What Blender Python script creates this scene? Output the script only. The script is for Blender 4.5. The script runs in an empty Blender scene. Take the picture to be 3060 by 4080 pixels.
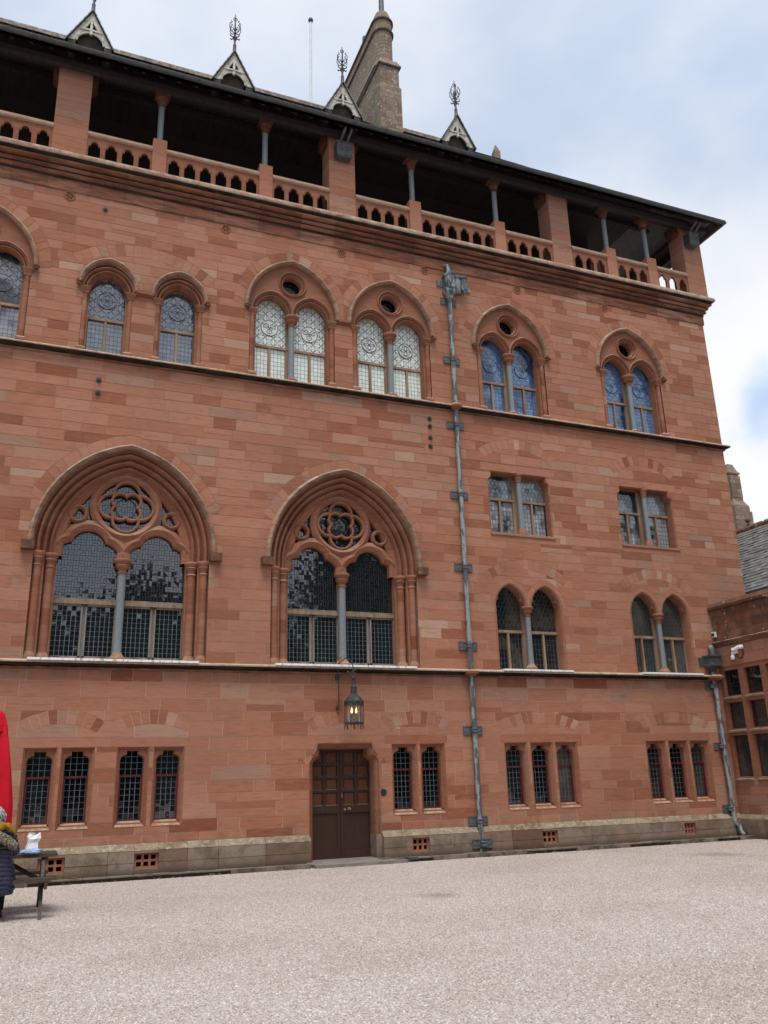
import bpy, math, random
from mathutils import Vector, Matrix, Euler
from mathutils.geometry import delaunay_2d_cdt
R = math.radians
S = bpy.context.scene
COL = S.collection
random.seed(11)

# ---------------------------------------------------------------- camera, sky, sun, exposure
cam = bpy.data.objects.new('camera', bpy.data.cameras.new('camera')); COL.objects.link(cam)
cam.location = (0, -20, 1.6)
cam.rotation_euler = (R(107.63287542), R(1.59141842), R(-21.84656868))
cam.data.sensor_fit = 'HORIZONTAL'; cam.data.sensor_width = 36.0
cam.data.lens = 36.0 * 3386.46 / 3060
cam.data.clip_start = .1; cam.data.clip_end = 3000
S.camera = cam
S.render.engine = 'CYCLES'

SUN_EL, SUN_AZ = 67, 200       # azimuth from north (+Y) clockwise
w = bpy.data.worlds.new('World'); S.world = w; w.use_nodes = True
nt = w.node_tree; nt.nodes.clear()
def N(t, **k):
    n = nt.nodes.new(t)
    for a, b in k.items():
        if a == 'ins':
            for i, v in b.items(): n.inputs[i].default_value = v
        else: setattr(n, a, b)
    return n
def L(a, b): nt.links.new(a, b)
out = N('ShaderNodeOutputWorld'); bg = N('ShaderNodeBackground'); L(bg.outputs[0], out.inputs[0])
bg.inputs[1].default_value = .1
sky = N('ShaderNodeTexSky', sky_type='NISHITA', sun_disc=False, sun_elevation=R(SUN_EL), sun_rotation=R(SUN_AZ), air_density=1.0, dust_density=1.5, ozone_density=1.5)
tc = N('ShaderNodeTexCoord')
mp = N('ShaderNodeMapping'); mp.inputs['Scale'].default_value = (1, 1, 1.7); mp.inputs['Location'].default_value = (3.1, 1.7, .3)
L(tc.outputs['Generated'], mp.inputs[0])
n1 = N('ShaderNodeTexNoise', ins={'Scale': 1.5, 'Detail': 7, 'Roughness': .52, 'Distortion': .3}); L(mp.outputs[0], n1.inputs['Vector'])
r1 = N('ShaderNodeValToRGB'); r1.color_ramp.elements[0].position = .30; r1.color_ramp.elements[1].position = .60
L(n1.outputs[0], r1.inputs[0])
# thin veil everywhere plus whiter banks low to the right of the house
sx = N('ShaderNodeSeparateXYZ'); L(tc.outputs['Generated'], sx.inputs[0])
n2 = N('ShaderNodeTexNoise', ins={'Scale': 2.6, 'Detail': 5, 'Roughness': .5}); L(mp.outputs[0], n2.inputs['Vector'])
cc = N('ShaderNodeValToRGB'); L(n2.outputs[0], cc.inputs[0])
cc.color_ramp.elements[0].position = .33; cc.color_ramp.elements[0].color = (3.7, 4.5, 5.8, 1)
cc.color_ramp.elements[1].position = .62; cc.color_ramp.elements[1].color = (6.1, 6.35, 6.8, 1)
veil = N('ShaderNodeMapRange', ins={1: 0, 2: 1, 3: .84, 4: 1.0}); L(r1.outputs[0], veil.inputs[0])
mx = N('ShaderNodeMix', data_type='RGBA'); L(veil.outputs[0], mx.inputs[0]); L(sky.outputs[0], mx.inputs[6]); L(cc.outputs[0], mx.inputs[7])
# bluer film of sky between the clouds
tint = N('ShaderNodeMix', data_type='RGBA', blend_type='MULTIPLY', ins={0: 1.0}); tint.inputs[7].default_value = (1.0, 1.0, 1.0, 1)
L(mx.outputs[2], tint.inputs[6])
low = N('ShaderNodeMapRange', ins={1: .02, 2: .5, 3: 1.42, 4: 1.06}); L(sx.outputs[2], low.inputs[0])
m3 = N('ShaderNodeVectorMath', operation='SCALE'); L(tint.outputs[2], m3.inputs[0]); L(low.outputs[0], m3.inputs['Scale'])
# a bank of bright cloud low in the north-east with one ragged break of blue in it
def patch(src, d, r0, r1, col, amp, nscale):
    dn = N('ShaderNodeVectorMath', operation='DISTANCE'); L(tc.outputs['Generated'], dn.inputs[0]); dn.inputs[1].default_value = d
    nz = N('ShaderNodeTexNoise', ins={'Scale': nscale, 'Detail': 5, 'Roughness': .55}); L(tc.outputs['Generated'], nz.inputs['Vector'])
    a = N('ShaderNodeMath', operation='MULTIPLY_ADD', ins={1: amp, 2: -amp * .5}); L(nz.outputs[0], a.inputs[0])
    b = N('ShaderNodeMath', operation='ADD'); L(dn.outputs['Value'], b.inputs[0]); L(a.outputs[0], b.inputs[1])
    mr = N('ShaderNodeMapRange', ins={1: r0, 2: r1, 3: 1.0, 4: 0.0}, interpolation_type='SMOOTHSTEP'); L(b.outputs[0], mr.inputs[0])
    mm = N('ShaderNodeMix', data_type='RGBA'); L(mr.outputs[0], mm.inputs[0]); L(src, mm.inputs[6]); mm.inputs[7].default_value = (*col, 1)
    return mm.outputs[2]
sky_c = patch(m3.outputs[0], (.69, .64, .34), .05, .42, (7.0, 7.1, 7.2), .35, 5)
sky_c = patch(sky_c, (.699, .61, .373), .01, .075, (3.9, 5.0, 6.8), .14, 9)
L(sky_c, bg.inputs[0])

sd = bpy.data.lights.new('sun', 'SUN'); sd.energy = 2.1; sd.angle = R(26); sd.color = (1, .95, .87)
sun = bpy.data.objects.new('sun', sd); COL.objects.link(sun)
az = R(SUN_AZ); dv = Vector((math.sin(az) * math.cos(R(SUN_EL)), math.cos(az) * math.cos(R(SUN_EL)), math.sin(R(SUN_EL))))
sun.rotation_euler = (-dv).to_track_quat('-Z', 'Y').to_euler(); sun.location = dv * 60
S.view_settings.view_transform = 'Standard'; S.view_settings.look = 'None'
S.view_settings.gamma = 1; S.view_settings.use_curve_mapping = False
S.view_settings.exposure = 0.5

# ---------------------------------------------------------------- materials
class M:
    """small node-graph helper"""
    def __init__(s, name, rough=.8, spec=.3, metal=0):
        s.m = bpy.data.materials.new(name); s.m.use_nodes = True
        s.t = s.m.node_tree; s.b = s.t.nodes['Principled BSDF']
        s.b.inputs['Roughness'].default_value = rough
        s.b.inputs['Specular IOR Level'].default_value = spec
        s.b.inputs['Metallic'].default_value = metal
        s.co = s.t.nodes.new('ShaderNodeTexCoord')
        s.bh = None
    def n(s, t, ins=None, **k):
        n = s.t.nodes.new(t)
        for a, b in k.items(): setattr(n, a, b)
        for i, v in (ins or {}).items():
            if hasattr(v, 'is_output') or isinstance(v, bpy.types.NodeSocket): s.t.links.new(v, n.inputs[i])
            else: n.inputs[i].default_value = v
        return n
    def map(s, scale=(1, 1, 1), loc=None, vec=None):
        ins = {0: vec or s.co.outputs['Object'], 'Scale': scale}
        if loc is not None: ins['Location'] = loc
        return s.n('ShaderNodeMapping', ins).outputs[0]
    def noise(s, scale, vec=None, detail=4, rough=.55, dist=0):
        return s.n('ShaderNodeTexNoise', {'Vector': vec or s.co.outputs['Object'], 'Scale': scale, 'Detail': detail, 'Roughness': rough, 'Distortion': dist}).outputs[0]
    def vor(s, scale, vec=None, feature='F1', out=0, rnd=1):
        return s.n('ShaderNodeTexVoronoi', {'Vector': vec or s.co.outputs['Object'], 'Scale': scale, 'Randomness': rnd}, feature=feature).outputs[out]
    def ramp(s, fac, stops):
        r = s.n('ShaderNodeValToRGB', {0: fac}); e = r.color_ramp.elements
        while len(e) < len(stops): e.new(.5)
        for el, (p, c) in zip(e, stops):
            el.position = p; el.color = (c, c, c, 1) if not hasattr(c, '__len__') else (*c, 1)
        return r.outputs[0]
    def mix(s, f, a, b, mode='MIX'):
        n = s.n('ShaderNodeMix', data_type='RGBA', blend_type=mode)
        for i, v in ((0, f), (6, a), (7, b)):
            if isinstance(v, bpy.types.NodeSocket): s.t.links.new(v, n.inputs[i])
            else: n.inputs[i].default_value = v if i == 0 else (*v, 1)
        return n.outputs[2]
    def math(s, op, a, b=0.0, clamp=False):
        return s.n('ShaderNodeMath', {0: a, 1: b}, operation=op, use_clamp=clamp).outputs[0]
    def attr(s, name='tone'):
        return s.n('ShaderNodeAttribute', attribute_name=name).outputs['Fac']
    def color(s, c):
        if isinstance(c, bpy.types.NodeSocket): s.t.links.new(c, s.b.inputs['Base Color'])
        else: s.b.inputs['Base Color'].default_value = (*c, 1)
        return s
    def rough(s, r): s.t.links.new(r, s.b.inputs['Roughness']); return s
    def bump(s, h, strength=.3, dist=.01):
        n = s.n('ShaderNodeBump', {'Height': h, 'Strength': strength, 'Distance': dist})
        if s.bh: s.t.links.new(s.bh, n.inputs['Normal'])
        s.bh = n.outputs[0]; s.t.links.new(s.bh, s.b.inputs['Normal']); return s
    def up(s):
        g = s.n('ShaderNodeNewGeometry'); return s.n('ShaderNodeSeparateXYZ', {0: g.outputs['Normal']})

def sandstone(name, lich=.6, hue=0, dirt=0.0, crust=0, gain=None):
    m = M(name, .92, .12)
    t = m.attr()
    base = m.ramp(t, [(0, (.235, .080, .043)), (.18, (.285, .106, .059)), (.36, (.355, .151, .090)), (.56, (.395, .182, .115)), (.70, (.425, .217, .146)), (.82, (.325, .186, .132)), (.93, (.45, .275, .195)), (1, (.475, .33, .24))])
    off = m.n('ShaderNodeCombineXYZ', {0: m.math('MULTIPLY', t, 91.7), 2: m.math('MULTIPLY', t, 43.1)}).outputs[0]
    v = m.n('ShaderNodeVectorMath', {0: m.map((1.3, 1.3, 9)), 1: off}, operation='ADD').outputs[0]
    band = m.noise(2.4, v, 5, .6, .6)
    base = m.mix(m.ramp(band, [(.33, .55), (.5, 0)]), base, m.mix(1.0, base, (.70, .58, .52), 'MULTIPLY'))
    base = m.mix(m.ramp(band, [(.55, 0), (.75, .45)]), base, (.45, .235, .16))
    big = m.noise(.33, None, 4, .6)
    base = m.mix(m.ramp(big, [(.35, .38), (.6, 0)]), base, (.27, .15, .105))
    base = m.mix(m.ramp(m.noise(.9, m.map((1, 1, 2.5), (9, 3, 5)), 5, .65), [(.60, 0), (.74, .55)]), base, (.13, .085, .062))
    zz = m.n('ShaderNodeSeparateXYZ', {0: m.co.outputs['Object']}).outputs[2]
    st = m.noise(1.5, m.map((1.6, 1, .5), (1, 0, 4)), 5, .65)
    for zt, dp in ((4.16, .32), (11.7, .22), (16.38, .18), (.86, .4)):      # run-off stains below ledges, splash above the plinth
        dd = m.math('SUBTRACT', zt, zz) if zt > 1 else m.math('SUBTRACT', zz, .46)
        k = m.math('MULTIPLY', m.math('GREATER_THAN', dd, -.01), m.ramp(m.math('DIVIDE', dd, dp), [(0, 1), (1, 0)]))
        base = m.mix(m.math('MULTIPLY', k, m.ramp(st, [(.45, 0), (.68, .6)])), base, (.12, .078, .058))
    fine = m.noise(55, None, 3, .7)
    base = m.mix(.22, base, m.ramp(fine, [(.3, .55), (.7, 1.25)]), 'MULTIPLY')
    u = m.up().outputs[2]
    ln = m.noise(7, None, 6, .7)
    lm = m.math('MULTIPLY', m.ramp(u, [(.35, 0), (.7, 1)]), m.ramp(ln, [(.40, 0), (.56, lich)]))
    base = m.mix(lm, base, m.mix(m.noise(23, None, 3), (.32, .27, .17), (.55, .52, .42)))
    if gain: base = m.mix(1.0, base, (gain, gain * .95, gain * .93), 'MULTIPLY')
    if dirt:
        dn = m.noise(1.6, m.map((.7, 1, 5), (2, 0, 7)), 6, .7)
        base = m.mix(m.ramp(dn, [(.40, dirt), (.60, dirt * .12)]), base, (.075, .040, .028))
    if crust:
        base = m.mix(m.ramp(m.noise(5, m.map((1, 1, 1.5)), 6, .7), [(.36, crust), (.62, .12)]), base, m.mix(m.noise(14, None, 3), (.30, .25, .17), (.60, .56, .45)))
    m.color(base)
    m.bump(band, .18, .012); m.bump(fine, .35, .004)
    return m.m

MAT = {}
MAT['stone'] = sandstone('red_sandstone')
MAT['mould'] = sandstone('moulded_sandstone', .9, dirt=.22, gain=.86)
MAT['sooty'] = sandstone('soot_stained_moulding', .95, dirt=.72)
MAT['crust'] = sandstone('lichen_crusted_edge', .95, crust=.95)
MAT['crust2'] = sandstone('lichened_rail', .95, crust=.6)
MAT['hood'] = sandstone('weathered_hood', .95, dirt=.75, crust=.34)
MAT['shade_red'] = sandstone('eave_shade_stone', .3, dirt=.95, gain=.55)  # gallery stone coloured dark to carry the shade of the eaves

def simple(name, col, rough=.6, spec=.4, metal=0, var=.25, sc=6, stretch=(1, 1, 1), bump=0, dark=None):
    m = M(name, rough, spec, metal)
    nz = m.noise(sc, m.map(stretch), 5, .6)
    d = dark or tuple(c * (1 - var) for c in col); l = tuple(min(1, c * (1 + var)) for c in col)
    m.color(m.mix(m.ramp(nz, [(.3, 0), (.7, 1)]), d, l))
    if bump: m.bump(nz, bump, .006)
    MAT[name] = m.m
    return m.m
# mortar: pale pink pointing
def mortar():
    m = M('pointing', .95, .1)
    zz = m.n('ShaderNodeSeparateXYZ', {0: m.co.outputs['Object']}).outputs[2]
    f = m.math('ADD', zz, m.math('MULTIPLY', m.noise(.5, None, 3), 6))
    c = m.mix(m.ramp(m.math('DIVIDE', f, 20.0), [(.30, 0), (.62, 1)]), (.60, .40, .29), (.33, .20, .14))
    m.color(m.mix(.3, c, m.noise(2, None, 4), 'MULTIPLY')); return m.m
MAT['mortar'] = mortar()
simple('timber_oak', (.27, .175, .115), .7, .3, var=.35, sc=5, stretch=(1, 1, .15), bump=.15)
simple('timber_grey', (.22, .165, .12), .75, .3, var=.4, sc=7, stretch=(1, 1, .2), bump=.15)
simple('timber_red', (.105, .012, .014), .45, .5, var=.3, sc=6)
simple('timber_dark', (.036, .029, .027), .75, .3, var=.4, sc=4, stretch=(4, .3, 4), bump=.2)
simple('timber_cream', (.52, .50, .43), .7, .3, var=.3, sc=8, dark=(.26, .26, .20))
simple('iron', (.030, .031, .034), .45, .5, var=.35, sc=20)
simple('iron_purple', (.13, .085, .12), .6, .4, var=.35, sc=20)
simple('lead_dark', (.075, .082, .088), .5, .5, metal=.3, var=.35, sc=9)
simple('lead_came', (.17, .21, .235), .5, .5, metal=.2, var=.2, sc=9)
simple('came_dark', (.045, .050, .056), .5, .5, metal=.2, var=.2, sc=9)
simple('bracket_metal', (.11, .12, .125), .6, .4, metal=.2, var=.5, sc=25, bump=.4)
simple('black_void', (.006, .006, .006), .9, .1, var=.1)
def slate():
    m = M('grey_slate', .6, .4)
    r = m.math('FRACT', m.math('ADD', m.n('ShaderNodeObjectInfo').outputs['Random'], m.attr()))
    n = m.noise(5, None, 5, .65)
    c = m.ramp(r, [(0, (.085, .088, .09)), (.5, (.135, .135, .13)), (1, (.20, .195, .18))])
    c = m.mix(m.ramp(n, [(.5, 0), (.68, .6)]), c, (.24, .23, .18))
    m.color(c); m.bump(n, .3, .01); return m.m
MAT['slate'] = slate()
simple('ridge_stone', (.30, .24, .20), .9, .2, var=.4, sc=6, bump=.3, dark=(.12, .10, .085))
simple('terracotta', (.34, .14, .085), .85, .2, var=.3, sc=12)
simple('white_plastic', (.72, .73, .73), .35, .5, var=.05)
simple('black_plastic', (.015, .015, .016), .4, .5, var=.2)
simple('brass', (.45, .36, .2), .35, .5, metal=.9, var=.2)
simple('white_pole', (.62, .66, .70), .4, .4, var=.1)
simple('bench_wood', (.062, .042, .036), .65, .4, var=.5, sc=5, stretch=(1, 6, 6), bump=.3)
simple('red_cloth', (.52, .006, .018), .75, .2, var=.2, sc=2)
simple('navy_nylon', (.012, .018, .045), .38, .5, var=.3, sc=14, bump=.3)
simple('mustard', (.30, .17, .015), .7, .2, var=.25, sc=12, bump=.3)
simple('skin', (.46, .27, .20), .55, .4, var=.08)
simple('trousers', (.02, .022, .03), .85, .2, var=.3)
simple('paper_white', (.78, .79, .82), .7, .3, var=.06, sc=5)
simple('blue_cloth', (.28, .42, .62), .85, .2, var=.3, sc=12, bump=.3)
simple('cream_grey', (.42, .42, .38), .8, .2, var=.3)
simple('twine_steel', (.25, .26, .27), .35, .5, metal=.8)

simple('shade_black', (.045, .030, .024), .95, .1, var=.5, sc=2.5, stretch=(1, 1, 3), dark=(.018, .014, .012))  # shadow tone painted under string courses and in cornice grooves
simple('soot', (.085, .072, .060), .9, .2, var=.4, sc=5)
def granite():
    m = M('grey_granite', .35, .5)
    v = m.vor(160, None, 'F1', 1)
    n = m.noise(90, None, 3)
    c = m.mix(m.ramp(n, [(.4, 0), (.6, 1)]), (.11, .135, .145), (.29, .325, .335))
    c = m.mix(.25, c, v, 'MULTIPLY')
    m.color(c); return m.m
MAT['granite'] = granite()
def door_wood():
    m = M('door_wood', .5, .4)
    g = m.noise(3, m.map((9, 9, .9)), 6, .6)
    z = m.n('ShaderNodeSeparateXYZ', {0: m.co.outputs['Object']}).outputs[2]
    c = m.mix(m.ramp(g, [(.3, 0), (.7, 1)]), (.028, .012, .008), (.062, .024, .012))
    c = m.mix(m.ramp(m.noise(1.1, m.map((1, 1, .5)), 3), [(.45, 0), (.7, .6)]), c, (.055, .030, .022))
    m.color(c); m.bump(g, .2, .004); return m.m
MAT['door'] = door_wood()
simple('bead', (.10, .07, .055), .45, .5, var=.3, sc=9)
simple('door_panel', (.105, .030, .012), .45, .4, var=.35, sc=3, stretch=(9, 9, .8), bump=.1)
def pipe():
    m = M('worn_painted_iron', .5, .4)
    a = m.noise(2.2, m.map((4, 4, 1.0)), 2, .45, .3)
    c = m.mix(m.ramp(a, [(.47, 0), (.53, 1)]), (.085, .10, .11), (.26, .28, .29))
    c = m.mix(m.ramp(m.noise(9, None, 4), [(.55, 0), (.7, .6)]), c, (.055, .06, .065))
    m.color(c); return m.m
MAT['pipe'] = pipe()
def flashing():
    m = M('white_lead_flashing', .5, .4)
    a = m.noise(4, m.map((5, 5, .8)), 5, .65)
    m.color(m.mix(m.ramp(a, [(.36, 0), (.46, 1)]), (.30, .31, .32), (.80, .81, .82))); return m.m
MAT['flash'] = flashing()
def plinth():
    m = M('plinth_stone', .93, .12)
    t = m.attr()
    b = m.ramp(t, [(0, (.19, .105, .07)), (.5, (.26, .18, .13)), (1, (.29, .235, .185))])
    n = m.noise(2.2, None, 6, .68)
    b = m.mix(m.ramp(n, [(.44, 0), (.62, .75)]), b, (.13, .10, .065))
    g = m.noise(1.1, m.map((1, 1, 1.4), (5, 0, 2)), 5, .6)
    b = m.mix(m.ramp(g, [(.55, 0), (.70, .5)]), b, (.19, .155, .09))
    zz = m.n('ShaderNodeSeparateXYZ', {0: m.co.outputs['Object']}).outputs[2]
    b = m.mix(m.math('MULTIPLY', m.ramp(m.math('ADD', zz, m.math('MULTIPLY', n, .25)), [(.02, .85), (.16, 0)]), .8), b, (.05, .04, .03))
    u = m.up().outputs[2]
    ln = m.noise(8, None, 6, .72)
    lm = m.math('MULTIPLY', m.ramp(u, [(.25, 0), (.5, 1)]), m.ramp(ln, [(.46, 0), (.60, .85)]))
    b = m.mix(lm, b, m.mix(m.ramp(m.noise(15, None, 4), [(.45, 0), (.66, 1)]), (.26, .22, .13), (.44, .41, .32)))
    fine = m.noise(45, None, 4, .7)
    b = m.mix(.5, b, m.ramp(fine, [(.3, .5), (.7, 1.3)]), 'MULTIPLY')
    m.color(b); m.bump(ln, .5, .02); m.bump(fine, .5, .006); return m.m
MAT['plinth'] = plinth()
def chimney_stone():
    m = M('lichened_chimney_stone', .95, .1)
    t = m.attr()
    b = m.ramp(t, [(0, (.20, .125, .095)), (.5, (.27, .195, .155)), (1, (.31, .25, .20))])
    n = m.noise(5, m.map((1, 1, 2)), 6, .7)
    b = m.mix(m.ramp(n, [(.40, 0), (.62, .75)]), b, (.16, .13, .10))
    sn = m.up()
    left = m.ramp(m.math('MULTIPLY', sn.outputs[0], -1.0), [(.2, 0), (.6, 1)])
    g = m.noise(3, m.map((1, .6, 1)), 5, .65)
    b = m.mix(m.math('MULTIPLY', left, m.ramp(g, [(.34, .1), (.66, .75)])), b, (.20, .20, .135))
    s = m.noise(9, None, 4, .6)
    b = m.mix(m.ramp(s, [(.60, 0), (.66, .8)]), b, (.50, .48, .42))
    m.color(b); m.bump(n, .6, .03); return m.m
MAT['chim'] = chimney_stone()
def wing_stone():
    m = M('wing_parapet_stone', .95, .1)
    t = m.attr()
    b = m.ramp(t, [(0, (.17, .07, .042)), (.5, (.23, .10, .06)), (1, (.27, .15, .10))])
    n = m.noise(3, None, 6, .7)
    b = m.mix(m.ramp(n, [(.40, 0), (.6, .8)]), b, (.075, .055, .04))
    s = m.noise(6, m.map((1, 1, 1), (3, 3, 3)), 3, .5)
    b = m.mix(m.ramp(s, [(.67, 0), (.70, .9)]), b, (.55, .52, .47))
    m.color(b); m.bump(n, .5, .02); return m.m
MAT['wingtop'] = wing_stone()
def gravel_mat(name, ground):
    m = M(name, .9, .2)
    if ground:
        v = m.vor(50, None, 'F1', 1); d = m.vor(50, None, 'F1', 0)
        c = m.ramp(m.n('ShaderNodeSeparateColor', {0: v}).outputs[0], [(0, (.31, .25, .22)), (.2, (.41, .35, .315)), (.7, (.49, .43, .395)), (1, (.60, .55, .52))])
        c = m.mix(m.ramp(d, [(.5, 0), (.95, .45)]), c, (.20, .165, .15))
        m.bump(m.math('SUBTRACT', 1.0, d), .8, .012)
    else:
        r = m.n('ShaderNodeObjectInfo').outputs['Random']
        c = m.ramp(r, [(0, (.30, .24, .21)), (.2, (.42, .36, .325)), (.7, (.52, .46, .425)), (1, (.68, .64, .61))])
    p = m.noise(.35, m.n('ShaderNodeNewGeometry').outputs['Position'], 5, .6)
    c = m.mix(1.0, c, m.ramp(p, [(.3, (.84, .825, .81)), (.55, (.955, .955, .96)), (.75, (1.0, 1.0, 1.01))]), 'MULTIPLY')
    for hx, hy, hr in ((6.35, -6.45, .42), (14.7, -3.6, .8)):   # two shallow hollows with damp leaf litter
        pd = m.n('ShaderNodeVectorMath', {0: m.n('ShaderNodeNewGeometry').outputs['Position'], 1: (hx, hy, -.165)}, operation='DISTANCE').outputs['Value']
        pd = m.math('ADD', pd, m.math('MULTIPLY', m.math('SUBTRACT', m.noise(5, m.n('ShaderNodeNewGeometry').outputs['Position'], 4), .5), hr * 1.2))
        c = m.mix(m.ramp(m.math('DIVIDE', pd, hr), [(.3, .42), (1, 0)]), c, (.16, .125, .09))
    m.color(c); return m.m
MAT['gravel'] = gravel_mat('gravel_ground', True); MAT['pebble'] = gravel_mat('gravel_stone', False)
def paving():
    m = M('kerb_paving', .85, .2)
    n = m.noise(3, None, 6, .65)
    c = m.mix(m.ramp(n, [(.35, 0), (.65, 1)]), (.07, .05, .04), (.24, .195, .16))
    c = m.mix(m.ramp(m.noise(6, m.map((1, 1, 1), (4, 4, 0)), 5), [(.6, 0), (.7, .7)]), c, (.07, .085, .035))
    m.color(c); m.bump(n, .4, .02); return m.m
MAT['paving'] = paving()
simple('soil', (.022, .017, .013), .95, .1, var=.5, sc=6)
simple('moss', (.085, .080, .030), .95, .1, var=.6, sc=3, dark=(.035, .028, .016))
simple('step_stone', (.20, .175, .16), .8, .3, var=.25, sc=4, bump=.2)

def glass(name, base, rough=.04, ior=1.75, var=.35, blotch=None):
    m = M(name, rough, .5)
    m.b.inputs['IOR'].default_value = ior
    t = m.attr()
    c = m.mix(t, tuple(x * (1 - var) for x in base), tuple(min(1, x * (1 + var)) for x in base))
    if blotch:
        n = m.noise(1.3, m.map((1, 1, .8)), 3, .5)
        c = m.mix(m.ramp(n, [(.42, 0), (.52, 1)]), c, blotch)
    w_ = m.noise(7, None, 2)
    m.color(c); m.bump(w_, .05, .02)
    MAT[name] = m.m; return m.m
glass('glass_dark', (.008, .010, .014), ior=2.0)
glass('glass_black', (.004, .004, .006), ior=1.45, var=.1)
glass('glass_blindwhite', (.68, .74, .68), var=.10)
glass('glass_grey', (.085, .10, .125), var=.3, ior=2.4)
glass('glass_blue', (.012, .035, .11), var=.5, blotch=(.10, .19, .36), ior=1.9)  # blue sky reflection put into the pane colour
glass('glass_mid', (.02, .025, .03), var=.5, blotch=(.26, .28, .31), ior=1.9)
glass('glass_brown', (.05, .04, .032), var=.3, blotch=(.012, .014, .018))
glass('glass_smoke', (.06, .06, .055), var=.2, blotch=(.03, .032, .034))
m = M('lamp_glass', .05, .5); m.b.inputs['Transmission Weight'].default_value = .9; m.b.inputs['IOR'].default_value = 1.05; MAT['lamp_glass'] = m.m
m = M('flame', .5, .2); m.b.inputs['Emission Color'].default_value = (1, .55, .12, 1); m.b.inputs['Emission Strength'].default_value = 2.6; MAT['flame'] = m.m
def fur(name, a, b):
    m = M(name, .9, .2); n = m.noise(30, m.map((1, 1, 3)), 5, .7)
    m.color(m.mix(m.ramp(n, [(.35, 0), (.65, 1)]), a, b)); m.bump(n, .9, .02); MAT[name] = m.m
fur('fur', (.16, .115, .085), (.50, .42, .35)); fur('grey_hair', (.20, .19, .19), (.60, .59, .60))
def leafm():
    m = M('leaf', .7, .3); t = m.attr(); m.color(m.mix(t, (.02, .035, .012), (.06, .085, .03))); return m.m
MAT['leaf'] = leafm()
simple('bark', (.06, .045, .035), .9, .2, var=.4)
simple('road', (.09, .085, .08), .9, .2)

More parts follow.
